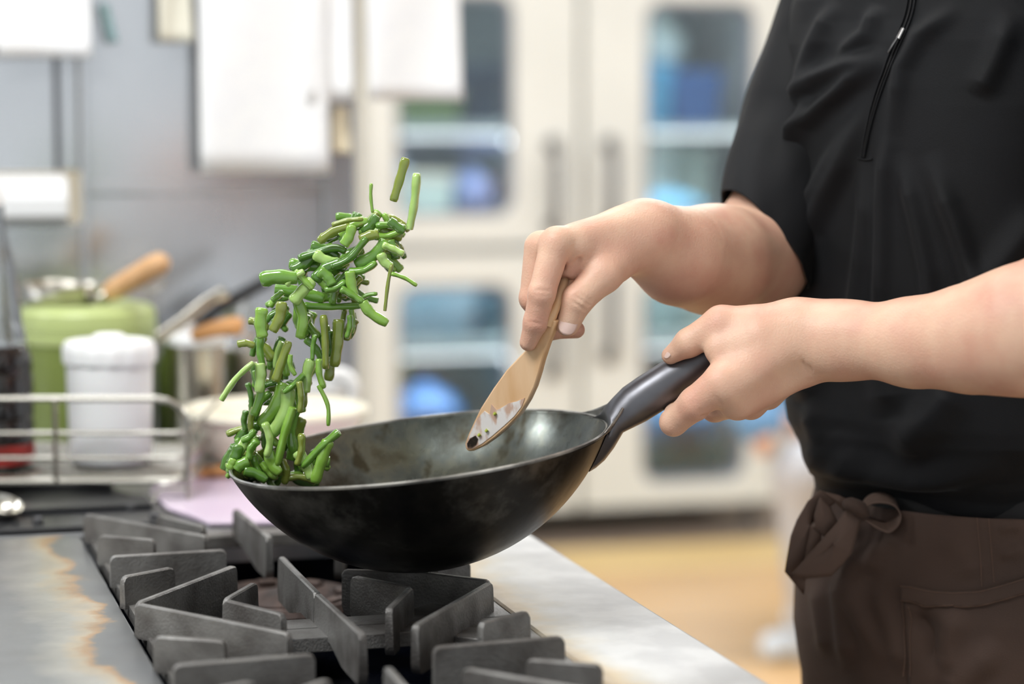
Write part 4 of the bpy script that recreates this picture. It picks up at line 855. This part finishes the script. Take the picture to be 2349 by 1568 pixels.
# torso core, neck, head, legs -------------------------------
TY = 2.36; FD = Vector((-.75, -.66, 0)).normalized(); SD = Vector((-FD.y * -1, FD.x, 0)); SD = Vector((.66, -.75, 0)).normalized()
TCX = P(2215, 700, TY).x; TC = Vector((TCX, TY, 0))
def T(s, f_, z): return TC + SD * s + FD * f_ + Vector((0, 0, z))
sR = P(1945, 60, 2.47); sL = P(2560, 60, 2.19)
core = [Cone(T(0, 0, .98), T(0, 0, 1.28), .115, .125, FD, 1.15), Cone(T(-.06, 0, 1.30), T(.06, 0, 1.30), .12, .12, FD, 1.2), Cone(sR - Z * .03, T(0, -.02, 1.38), .045, .06), Cone(sL - Z * .06, T(0, -.02, 1.36), .040, .05), Cone(T(0, -.02, 1.42), T(0, 0, 1.54), .06, .055),
        Cone(T(0, .02, 1.60), T(0, .01, 1.69), .075, .092), Cone(T(0, .07, 1.565), T(0, .05, 1.6), .04, .06), Cone(T(0, .105, 1.625), T(0, .095, 1.66), .014, .010),
        Cone(T(-.085, 0, 1.62), T(-.088, 0, 1.65), .014, .018), Cone(T(.085, 0, 1.62), T(.088, 0, 1.65), .014, .018),
        Cone(T(-.06, 0, .92), T(-.085, 0, .5), .078, .056), Cone(T(.06, 0, .92), T(.085, 0, .5), .078, .056), Cone(T(-.085, 0, .5), T(-.09, -.02, .09), .056, .038), Cone(T(.085, 0, .5), T(.09, -.02, .09), .056, .038)]
fT = field(core, .05, [], .01)
LR = nets(fR, P(1195, 830, 2.06) - Vector((.01, 0, .02)), (P(1990, 0, 2.55).x, 2.56, P(0, -40, 2.47).z), .0014)
LL = nets(fL, (P(1500, 1010, 2.06).x, 1.9, P(0, 1010, 2.1).z), (P(2640, 0, 2.2).x, 2.30, P(0, -40, 2.2).z), .0015)
LT = nets(fT, (TCX - .35, TY - .35, .02), (TCX + .35, TY + .35, 1.82), .008, 16)
chef = npmesh('person', [LR, LL, LT], M['skin'], label='person in a black half-zip shirt and brown apron tossing the wok', cat='person')
# nails
def nail(pc, nrm, along, l, w, parent=chef):
    pc = Vector(pc); nrm = Vector(nrm).normalized(); al = Vector(along); al = (al - nrm * al.dot(nrm)).normalized(); sd = nrm.cross(al); rings = []
    b = MB(); n = 10
    G0 = []; f = []
    for i in range(n + 1):
        for j in range(n + 1):
            u, v = i / n * 2 - 1, j / n * 2 - 1; x = u * math.sqrt(1 - v * v / 2); y = v * math.sqrt(1 - u * u / 2)
            G0.append(pc + al * x * l + sd * y * w - nrm * (w * .42 * y * y + l * .12 * x * x))
    f = [(i * (n + 1) + j, i * (n + 1) + j + 1, (i + 1) * (n + 1) + j + 1, (i + 1) * (n + 1) + j) for i in range(n) for j in range(n)]
    b.add(G0, f); b.build('fingernail', M['nail'], parent, smooth=True, angle=180, solid=.0008)
nail(P(1303, 744, 2.1190), (-.05, -1, .10), P(1300, 760, 2.13) - P(1318, 712, 2.13), .0095, .0080)
nail(P(1202, 782, 2.1268), (-.75, -.65, .0), P(1208, 790, 2.13) - P(1226, 745, 2.13), .0055, .0042)
nail(P(1530, 808, 2.1355), (-.80, -.5, .35), P(1530, 820, 2.13) - P(1560, 790, 2.13), .0055, .0045)
# ---------------------------------------------------------------- shirt
sil = [(-260, 2060), (-160, 1960), (-60, 1870), (0, 1838), (100, 1812), (200, 1806), (330, 1806), (600, 1812), (700, 1813), (870, 1811), (935, 1805), (975, 1811), (1010, 1829), (1040, 1848), (1065, 1864), (1090, 1871), (1130, 1880)]
sy = [a for a, _ in sil]; sx_ = [c for _, c in sil]
def foldfield(px, py, lines, seed=0):
    d = np.zeros_like(px)
    for pts, w, A in lines:
        best = np.full_like(px, 1e9); tb = np.zeros_like(px); n = len(pts) - 1
        for i in range(n):
            ax, ay = pts[i]; bx, by = pts[i + 1]; L2 = (bx - ax) ** 2 + (by - ay) ** 2; t = np.clip(((px - ax) * (bx - ax) + (py - ay) * (by - ay)) / L2, 0, 1)
            q = np.hypot(px - ax - t * (bx - ax), py - ay - t * (by - ay)); m = q < best; best = np.where(m, q, best); tb = np.where(m, (i + t) / n, tb)
        d += A * np.exp(-(best / (w * 1.45)) ** 2) * np.clip(np.sin(np.clip(tb, 0, 1) * math.pi) * 1.5, 0, 1) ** 1.3
    return d
def c8(*p): return [(1650 + .4464 * x, .4464 * y) for x, y in p]
SF = [(c8((880, 275), (700, 330), (520, 400), (420, 470), (375, 580)), 15, .0050), (c8((880, 300), (700, 420), (560, 540), (450, 650), (385, 860)), 13, .0048), (c8((780, 480), (650, 850), (560, 1020), (470, 1200), (425, 1450)), 13, .0046),
      (c8((900, 500), (855, 900), (842, 1050), (832, 1450), (820, 1900)), 13, .0036), (c8((745, 780), (742, 1100), (720, 1300), (690, 1560), (670, 1950)), 11, .0030), (c8((720, 560), (520, 960), (430, 1100), (370, 1400)), 13, .0040), (c8((490, 480), (430, 650), (385, 800)), 9, .0035),
      (c8((1240, 20), (1030, 190), (945, 350), (900, 700)), 14, .0035), (c8((930, 780), (1010, 1100), (1070, 1400), (1110, 1900)), 14, .0030), (c8((600, 0), (480, 250), (400, 480)), 13, .0040), (c8((1520, 60), (1400, 350), (1320, 500)), 20, .0035), (c8((820, 20), (760, 180), (600, 300)), 12, .0035),
      (c8((1080, 780), (1220, 1150), (1300, 1420), (1380, 1900)), 18, .0040), (c8((1700, 1050), (1500, 1300), (1300, 1560)), 26, .004), (c8((900, 1600), (860, 1900), (900, 2150)), 30, .004), (c8((1250, 1950), (1100, 2150), (900, 2330)), 30, .005), (c8((400, 2250), (600, 2370), (1000, 2450), (1500, 2400)), 22, .006), (c8((450, 2050), (560, 2250), (800, 2400)), 20, .004), (c8((520, 1600), (480, 1900), (420, 2080)), 22, .004)]
NZ, NT = 300, 360
zs_ = np.linspace(P(0, 1132, TY).z, P(0, -262, TY).z, NZ); V = np.zeros((NZ, NT, 3))
th = np.linspace(0, 2 * math.pi, NT, endpoint=False)
for i, z in enumerate(zs_):
    y = 784 - F * ((TY * SP + (z - CAMH) * CP) / (TY * CP - (z - CAMH) * SP))
    left = P(np.interp(y, sy, sx_), y, TY).x
    a = np.interp(z, [.9, 1.0, 1.15, 1.3, 1.38, 1.44, 1.5], [.165, .175, .178, .19, .18, .13, .075]); bb = np.interp(z, [.9, 1.0, 1.15, 1.3, 1.38, 1.44, 1.5], [.125, .14, .135, .128, .115, .09, .065])
    fade = np.clip((.985 - z) / .05, 0, 1); a -= .02 * fade; bb -= .02 * fade
    ex = 2 / 2.35; c_, s_ = np.cos(th), np.sin(th); ca = np.sign(c_) * np.abs(c_) ** ex * a; sa = np.sign(s_) * np.abs(s_) ** ex * bb
    X = SD.x * ca + FD.x * sa; Y = SD.y * ca + FD.y * sa; cx_ = left - X.min() if z < 1.41 else TCX + np.interp(z, [1.41, 1.5], [left - X.min() - TCX if False else 0, 0])
    cen = left - X.min(); V[i, :, 0] = X + cen; V[i, :, 1] = Y + TY; V[i, :, 2] = z
SIGN = -1
def vnormals(V):
    du = np.roll(V, -1, 1) - np.roll(V, 1, 1); dv = np.gradient(V, axis=0); n = np.cross(du, dv); n *= SIGN; n /= np.linalg.norm(n, axis=2, keepdims=True) + 1e-12; return n
N_ = vnormals(V); assert (N_[NZ // 2, :, 1] * (V[NZ // 2, :, 1] - TY)).sum() > 0, 'inward'; px, py = proj(V); facing = np.clip(-(N_[..., 1]) * 3 + .3, 0, 1)
dsp = foldfield(px, py, SF) * facing * 2.9
for i in range(0, NZ, 1):
    pass
dsp += .0022 * np.sin(V[..., 2] * 22 + np.sin(th * 3)[None, :] * 2)
hemw = .004 * np.sin(th * 5 + 1) * np.clip((zs_[:, None] - zs_[0] < .03), 0, 1); V[..., 2] += hemw
V += N_ * dsp[..., None]
def gridfaces(a, b_): 
    i, j = np.meshgrid(np.arange(a - 1), np.arange(b_), indexing='ij'); j2 = (j + 1) % b_; return np.stack([(i + 1) * b_ + j, (i + 1) * b_ + j2, i * b_ + j2, i * b_ + j], -1).reshape(-1, 4)
shirt = npmesh('shirt', [(V.reshape(-1, 3), gridfaces(NZ, NT))], M['shirt'], chef, label='black knitted half-zip shirt')
q = shirt.modifiers.new('s', 'SOLIDIFY'); q.thickness = .0015; q.offset = -1
VS = V
# sleeves
def sleeve(pts, name='sleeve', hem_tilt=0, seed=0):
    """pts (x,y,depth,r) from the shoulder to the hem"""
    path = smoothpath([P(x, y, d) for x, y, d, r in pts], 16); rr = np.interp(np.linspace(0, 1, len(path)), np.linspace(0, 1, len(pts)), [r for *_, r in pts]); n = 96; Vv = np.zeros((len(path), n, 3))
    prev = None
    for i, p in enumerate(path):
        t = (path[min(i + 1, len(path) - 1)] - path[max(i - 1, 0)]).normalized(); a = Vector((0, -1, 0)) if prev is None else prev; a = (a - t * a.dot(t)).normalized(); prev = a; b2 = t.cross(a); u = i / (len(path) - 1)
        for k in range(n):
            an = k * 2 * math.pi / n; q = a * math.cos(an) + b2 * math.sin(an)
            w = 1 + .06 * mnoise.noise(Vector((math.cos(an) * 1.6, math.sin(an) * 1.6, u * 5 + seed))) * 1.5 + .035 * math.sin(an * 3 + u * 9 + seed) * u
            pt = p + q * rr[i] * w + t * (hem_tilt * u * u * math.cos(an - 4.9)); Vv[i, k] = tuple(pt)
    o = npmesh(name, [(Vv.reshape(-1, 3), gridfaces(len(path), n))], M['shirt'], shirt); q = o.modifiers.new('s', 'SOLIDIFY'); q.thickness = .002; q.offset = 0; return o
sleeve([(2050, -70, 2.46, .062), (1965, 10, 2.46, .070), (1905, 150, 2.45, .071), (1848, 300, 2.42, .066), (1800, 420, 2.39, .060), (1747, 552, 2.362, .0565)], seed=2, hem_tilt=.030)
sleeve([(2470, -60, 2.24, .062), (2560, 30, 2.19, .070), (2560, 200, 2.14, .068), (2545, 350, 2.09, .064), (2535, 480, 2.05, .060)], seed=9)
# ray casting onto the shirt / apron
def caster(Vg):
    a, b_ = Vg.shape[:2]; return BVHTree.FromPolygons([tuple(v) for v in Vg.reshape(-1, 3)], [tuple(int(x) for x in f) for f in gridfaces(a, b_)])
bs = caster(VS)
def on(bvh, px, py, off=.001):
    d = ray(px, py).normalized(); h = bvh.ray_cast(CAM, d)
    if h[0] is None: return P(px, py, 2.25)
    n = h[1]; n = n if n.dot(d) < 0 else -n; return h[0] + n * off
zl_ = [(2092, -8), (2085, 30), (2070, 72), (2050, 118), (2030, 170), (2012, 220), (1996, 275), (1984, 330), (1980, 360)]
b = MB(); b.tube([on(bs, x, y, .0005) for x, y in smoothpath([Vector((x, y, 0)) for x, y in zl_], 4) and [(v.x, v.y) for v in smoothpath([Vector((x, y, 0)) for x, y in zl_], 4)]], [(.0006, .0020)] * 33, 8); b.build('zip', M['trouser'], shirt, smooth=True)
for dx in (-8, 9):
    b = MB(); b.tube([on(bs, v.x + dx * min(1, .4 + (360 - v.y) / 400), v.y, .0010) for v in smoothpath([Vector((x, y, 0)) for x, y in zl_], 4)], [(.0008, .0016)] * 33, 8); b.build('placket_edge', M['shirt'], shirt, smooth=True)
b = MB(); b.tube([on(bs, 1968, 362, .0008), on(bs, 1985, 367, .0008), on(bs, 2002, 365, .0008)], .0009, 8); b.build('bar_tack', M['shirt'], shirt, smooth=True)
b = MB(); b.tube([on(bs, 2076, 68, .003), on(bs, 2066, 92, .004)], [(.0018, .0028), (.0022, .0032)], 10); zp = b.build('zip_slider', M['zipm'], shirt, smooth=True)
b = MB(); b.tube([on(bs, 2067, 90, .005), on(bs, 2058, 106, .006), on(bs, 2047, 122, .005)], [(.0010, .0024), (.0012, .0030), (.0010, .0026)], 10); b.build('zip_pull', M['zipm'], zp, smooth=True)
# ---------------------------------------------------------------- trousers + apron
def hip(z, grow=0):
    a = np.interp(z, [.1, .5, .7, .82, .9, .95, 1.0], [.15, .165, .178, .178, .165, .155, .15]) + grow; bb = np.interp(z, [.1, .5, .7, .82, .9, .95, 1.0], [.11, .12, .135, .138, .13, .122, .12]) + grow; return a, bb
asil = [(1000, 1900), (1130, 1893), (1180, 1880), (1250, 1860), (1340, 1846), (1440, 1842), (1500, 1850), (1568, 1862), (1800, 1885), (2200, 1900)]
def hiploft(z0, z1, nz, nt, grow, folds=None):
    zz = np.linspace(z0, z1, nz); V = np.zeros((nz, nt, 3)); th = np.linspace(0, 2 * math.pi, nt, endpoint=False)
    for i, z in enumerate(zz):
        a, bb = hip(z, grow); y = 784 - F * ((TY * SP + (z - CAMH) * CP) / (TY * CP - (z - CAMH) * SP)); left = P(np.interp(y, [p for p, _ in asil], [q for _, q in asil]), y, TY).x - grow
        ca = np.cos(th) * a; sa = np.sin(th) * bb; X = SD.x * ca + FD.x * sa; Y = SD.y * ca + FD.y * sa; V[i, :, 0] = X + left - X.min(); V[i, :, 1] = Y + TY; V[i, :, 2] = z
    N_ = vnormals(V)
    if folds is not None:
        px, py = proj(V); fc = np.clip(-(N_[..., 1]) * 3 + .3, 0, 1); V += N_ * ((foldfield(px, py, folds) * fc * 1.9) + .003 * np.sin(th * 9)[None, :] * np.clip((.85 - zz) / .2, 0, 1)[:, None])[..., None]
    return V
Vt = hiploft(.45, 1.0, 60, 80, -.006); npmesh('trousers', [(Vt.reshape(-1, 3), gridfaces(60, 80))], M['trouser'], chef, label='black trousers under the apron')
for sd in (-1, 1):
    b = MB(); b.tube([T(sd * .08, 0, .75), T(sd * .088, 0, .48), T(sd * .09, -.01, .1)], [.098, .080, .068], 24)
    b.build('trouser_leg', M['trouser'], chef, smooth=True)
    b = MB(); c0 = T(sd * .095, 0, 0); b.loft([[c0 + FD * (x * w_ + .03 * 0) + SD * y * v_ + Z * z for x, y in [(math.cos(k * math.pi / 10), math.sin(k * math.pi / 10)) for k in range(20)]] for z, w_, v_ in ((.002, .13, .045), (.03, .132, .047), (.06, .115, .042), (.085, .07, .038))]); b.build('shoe', M['black'], chef, smooth=True)
def c7(*p): return [(1750 + .3112 * x, 1080 + .3112 * y) for x, y in p]
AF = [(c7((700, 500), (640, 800), (700, 1000), (900, 1450)), 16, .0050), (c7((400, 800), (440, 1100), (480, 1400)), 12, .004), (c7((560, 750), (590, 1050), (640, 1500)), 14, .0045), (c7((1100, 1000), (1250, 1200), (1300, 1500)), 16, -.0055), (c7((1050, 430), (850, 600), (760, 760)), 16, .003), (c7((1750, 1250), (1500, 1500), (1400, 1650)), 20, .0045), (c7((1300, 420), (1500, 620), (1560, 800)), 22, .002), (c7((1450, 1000), (1350, 1250), (1330, 1500)), 18, .004), (c7((1720, 430), (1850, 400), (1925, 420)), 10, .002), (c7((1720, 620), (1850, 600), (1925, 560)), 10, .002), (c7((820, 820), (950, 1150), (1040, 1500)), 14, .003)]
ztopA = P(2150, 1178, 2.24).z
Va = hiploft(.46, ztopA, 200, 300, .004, AF)
apron = npmesh('apron', [(Va.reshape(-1, 3), gridfaces(200, 300))], M['apron'], chef, label='dark brown waist apron tied in a bow'); q = apron.modifiers.new('s', 'SOLIDIFY'); q.thickness = .0015; q.offset = 0
ba = caster(Va)
# pocket: raised patch following the apron
def patchgrid(bvh, fx_, nu, nv, off): return [[on(bvh, *fx_(i / nu, j / nv), off) for j in range(nv + 1)] for i in range(nu + 1)]
def pgrid(name, g, m, parent, th=.0012):
    b = MB(); nu, nv = len(g), len(g[0]); b.add([p for r in g for p in r], [(i * nv + j, i * nv + j + 1, (i + 1) * nv + j + 1, (i + 1) * nv + j) for i in range(nu - 1) for j in range(nv - 1)]); return b.build(name, m, parent, smooth=True, angle=180, solid=th)
tx = [1025, 1100, 1250, 1400, 1600, 1750, 1925, 2300]; ty_ = [838, 845, 878, 890, 880, 840, 785, 700]
def pk(u, v):
    cx_ = 1035 + u * (2100 - 1035); top = np.interp(cx_, tx, ty_); cyy = top + v * (1640 - top); return c7((cx_ + v * 60, cyy))[0]
pocket = pgrid('pocket', patchgrid(ba, pk, 40, 30, .0032), M['apron'], apron, .0016)
def hemband(u, v):
    cx_ = 1035 + u * 1065; top = np.interp(cx_, tx, ty_); return c7((cx_ + 3, top + v * 118 + (6 * math.sin(u * 46)) * v))[0]
pgrid('pocket_hem', patchgrid(ba, hemband, 70, 6, .0052), M['apron'], pocket, .0016)
def stitches(pts, bvh, off, parent, step=2):
    sp_ = smoothpath([Vector((x, y, 0)) for x, y in pts], 8); b = MB()
    for i in range(0, len(sp_) - 1, step): b.tube([on(bvh, sp_[i].x, sp_[i].y, off), on(bvh, sp_[i].lerp(sp_[i + 1], .75).x, sp_[i].lerp(sp_[i + 1], .75).y, off)], .00035, 5)
    b.build('stitching', M['stitch'], parent)
def dense(pts, n): 
    o_ = []
    for i in range(len(pts) - 1):
        for k in range(n): o_.append((pts[i][0] + (pts[i + 1][0] - pts[i][0]) * k / n, pts[i][1] + (pts[i + 1][1] - pts[i][1]) * k / n))
    return o_ + [pts[-1]]
stitches(dense(c7(*[(x, np.interp(x, tx, ty_) + 6) for x in range(1040, 2000, 60)]), 2), ba, .0064, pocket)
stitches(dense(c7(*[(x, np.interp(x, tx, ty_) + 112) for x in range(1040, 2000, 60)]), 2), ba, .0064, pocket)
stitches(dense(c7((1578, 315), (1600, 600), (1615, 850)), 10), ba, .0016, apron); stitches(dense(c7((1662, 300), (1685, 600), (1705, 820)), 10), ba, .0016, apron)
stitches(dense(c7((1045, 860), (1048, 1100), (1050, 1500)), 12), ba, .0050, pocket); stitches(dense(c7((1090, 1000), (1095, 1200), (1100, 1500)), 12), ba, .0050, pocket)
# ties and bow
def ribbon(name, path, widths, wdir, parent=apron, th=.0012):
    """path of 3-D points, half widths, width direction"""
    g = []; sp_ = smoothpath(path, 6); ws = np.interp(np.linspace(0, 1, len(sp_)), np.linspace(0, 1, len(widths)), widths); wd = [Vector(w) for w in wdir]
    for i, p in enumerate(sp_):
        u = i / (len(sp_) - 1) * (len(wd) - 1); k = min(int(u), len(wd) - 2); w = wd[k].lerp(wd[k + 1], u - k).normalized(); g.append([p + w * ws[i] * q for q in (-1, -.6, -.2, .2, .6, 1)])
    return pgrid(name, g, M['tie'], parent, th)
def poly(name, pxs, off, parent=apron, y0=None, grad=(0, 0), bulge=.004):
    """cloth flap: outline in pixels placed at depth y0 (+ gradient), softly bulged"""
    xs = [x for x, _ in pxs]; yy = [y for _, y in pxs]; cx_, cy_ = sum(xs) / len(xs), sum(yy) / len(yy); rings = []
    for k in range(7):
        s_ = 1 - k / 6 * .98; rings.append([P(cx_ + (x - cx_) * s_, cy_ + (y - cy_) * s_, y0 + grad[0] * (x - cx_) + grad[1] * (y - cy_) - bulge * math.sin((1 - s_) * math.pi / 2)) for x, y in dense(pxs + [pxs[0]], 4)[:-1]])
    b = MB(); b.loft(rings, False, True); return b.build(name, M['tie'], parent, smooth=True, angle=60, solid=.0014)
Yk = on(ba, 1985, 1215, 0).y - .018
poly('bow_loop', c7((425, 140), (330, 220), (250, 360), (205, 480), (160, 740), (300, 912), (318, 560), (352, 380), (400, 250), (560, 200), (500, 165)), 0, y0=Yk + .022, grad=(.0001, 0))
poly('bow_fold', c7((420, 190), (380, 320), (385, 420), (470, 500), (560, 400), (500, 270)), 0, y0=Yk + .012)
poly('bow_fold', c7((350, 400), (315, 560), (300, 800), (360, 780), (430, 560), (425, 440)), 0, y0=Yk + .014)
poly('apron_tie', c7((630, 262), (540, 390), (430, 510), (300, 660), (193, 777), (330, 790), (500, 772), (600, 672), (655, 600), (690, 480), (722, 350), (690, 270)), 0, y0=Yk, grad=(-.00005, -.00002), bulge=.005)
poly('apron_tie', c7((440, 150), (530, 220), (600, 290), (640, 300), (640, 220), (560, 180)), 0, y0=Yk + .006)
b = MB(); b.tube(smoothpath([P(*c7((600, 240))[0], Yk), P(*c7((660, 250))[0], Yk - .006), P(*c7((720, 290))[0], Yk - .004), P(*c7((748, 330))[0], Yk + .002)], 4), [.003, .005, .006, .007, .007, .0075, .008, .008, .0075, .007, .0065, .006, .004], 14, flat=1.2); b.build('knot', M['apron'], apron, smooth=True)
lp = [P(*c7(p)[0], Yk + d) for p, d in (((720, 275), .0), ((790, 212), -.002), ((880, 196), -.004), ((960, 222), -.006), ((1002, 290), -.008), ((980, 360), -.010), ((915, 412), -.012), ((830, 385), -.008), ((740, 335), -.002))]
ribbon('bow_loop', lp, [.006, .010, .013, .013, .013, .013, .013, .012, .006], [(0, 1, .25)] * 9)

# ---------------------------------------------------------------- second worker crouching in the background, mostly behind the first
def W_(x, y, d, r): return (P(x, y, d), r)
def cc(a, b_, n=None, k=1.0): return Cone(P(*a[:3]), P(*b_[:3]), a[3], b_[3], n, k)
M['bluecloth'] = mat('light_blue_cloth', (118, 160, 200), .8, c2=(96, 140, 184), scale=8); M['greycloth'] = mat('pale_grey_cloth', (190, 192, 196), .8, c2=(170, 170, 174), scale=8)
body2 = [cc((1960, 1220, 5.75, .12), (1905, 800, 5.7, .11)), cc((1905, 800, 5.7, .06), (1890, 690, 5.7, .05)), cc((1890, 620, 5.7, .09), (1880, 590, 5.7, .095)), cc((1845, 610, 5.7, .012), (1850, 600, 5.7, .012)),
         cc((1868, 790, 5.6, .055), (1728, 925, 5.5, .05)), cc((1728, 925, 5.5, .046), (1752, 1000, 5.45, .028)), cc((1900, 780, 5.85, .05), (1822, 925, 5.75, .04)), cc((1822, 925, 5.75, .038), (1842, 1030, 5.6, .028)),
         cc((1960, 1230, 5.65, .085), (1845, 1085, 5.5, .06)), cc((1845, 1085, 5.5, .058), (1868, 1490, 5.55, .036)), cc((1985, 1240, 5.85, .085), (1890, 1090, 5.85, .06)), cc((1890, 1090, 5.85, .058), (1915, 1450, 5.85, .036))]
dig2 = [[cc((1750, 1000, 5.45, .020), (1738, 1020, 5.44, .009)), cc((1738, 1020, 5.44, .009), (1742, 1042, 5.44, .007))], [cc((1752, 1000, 5.47, .020), (1748, 1024, 5.47, .009)), cc((1748, 1024, 5.47, .009), (1752, 1046, 5.47, .007))],
        [cc((1754, 1002, 5.49, .018), (1757, 1026, 5.49, .009)), cc((1757, 1026, 5.49, .009), (1762, 1044, 5.49, .007))], [cc((1758, 1002, 5.51, .016), (1766, 1022, 5.51, .008)), cc((1766, 1022, 5.51, .008), (1770, 1038, 5.51, .006))], [cc((1762, 995, 5.44, .014), (1770, 1012, 5.42, .009))]]
p2 = nets(field(body2, .03, dig2, .008), (P(1700, 0, 5.3).x, 5.25, .02), (P(2120, 0, 6.1).x, 6.1, 1.1), .0075, 16)
w2 = npmesh('person', [p2], M['skin'], label='blurred crouching worker in a light blue shirt behind the cook', cat='person')
def cloth(cones, grow, name, m, parent, k=.03, h=.009):
    c2 = []
    for c in cones:
        d = Cone(c.a, c.b, c.r1 + grow, c.r2 + grow, c.n, c.k); c2.append(d)
    lo = np.min([np.minimum(c.a, c.b) - max(c.r1, c.r2) - .03 for c in c2], 0); hi = np.max([np.maximum(c.a, c.b) + max(c.r1, c.r2) + .03 for c in c2], 0)
    return npmesh(name, [nets(field(c2, k, [], .01), lo, hi, h, 16)], m, parent)
cloth([body2[0], body2[4], Cone(P(1728, 925, 5.5), P(1745, 968, 5.47), .048, .040), body2[6]], .014, 'shirt', M['bluecloth'], w2); cloth(body2[8:12], .014, 'trousers', M['greycloth'], w2)
M['paleshoe'] = mat('pale_blue_shoe', (214, 226, 238), .5)
for x, y, d in ((1862, 1500, 5.55), (1912, 1460, 5.85)):
    a = P(x, y, d); a.z = .04; cloth([Cone(a, a + Vector((-.09, -.02, -.005)), .030, .028), Cone(a + Vector((0, 0, .03)), a, .028, .03)], .006, 'shoe', M['paleshoe'], w2, .02, .006)
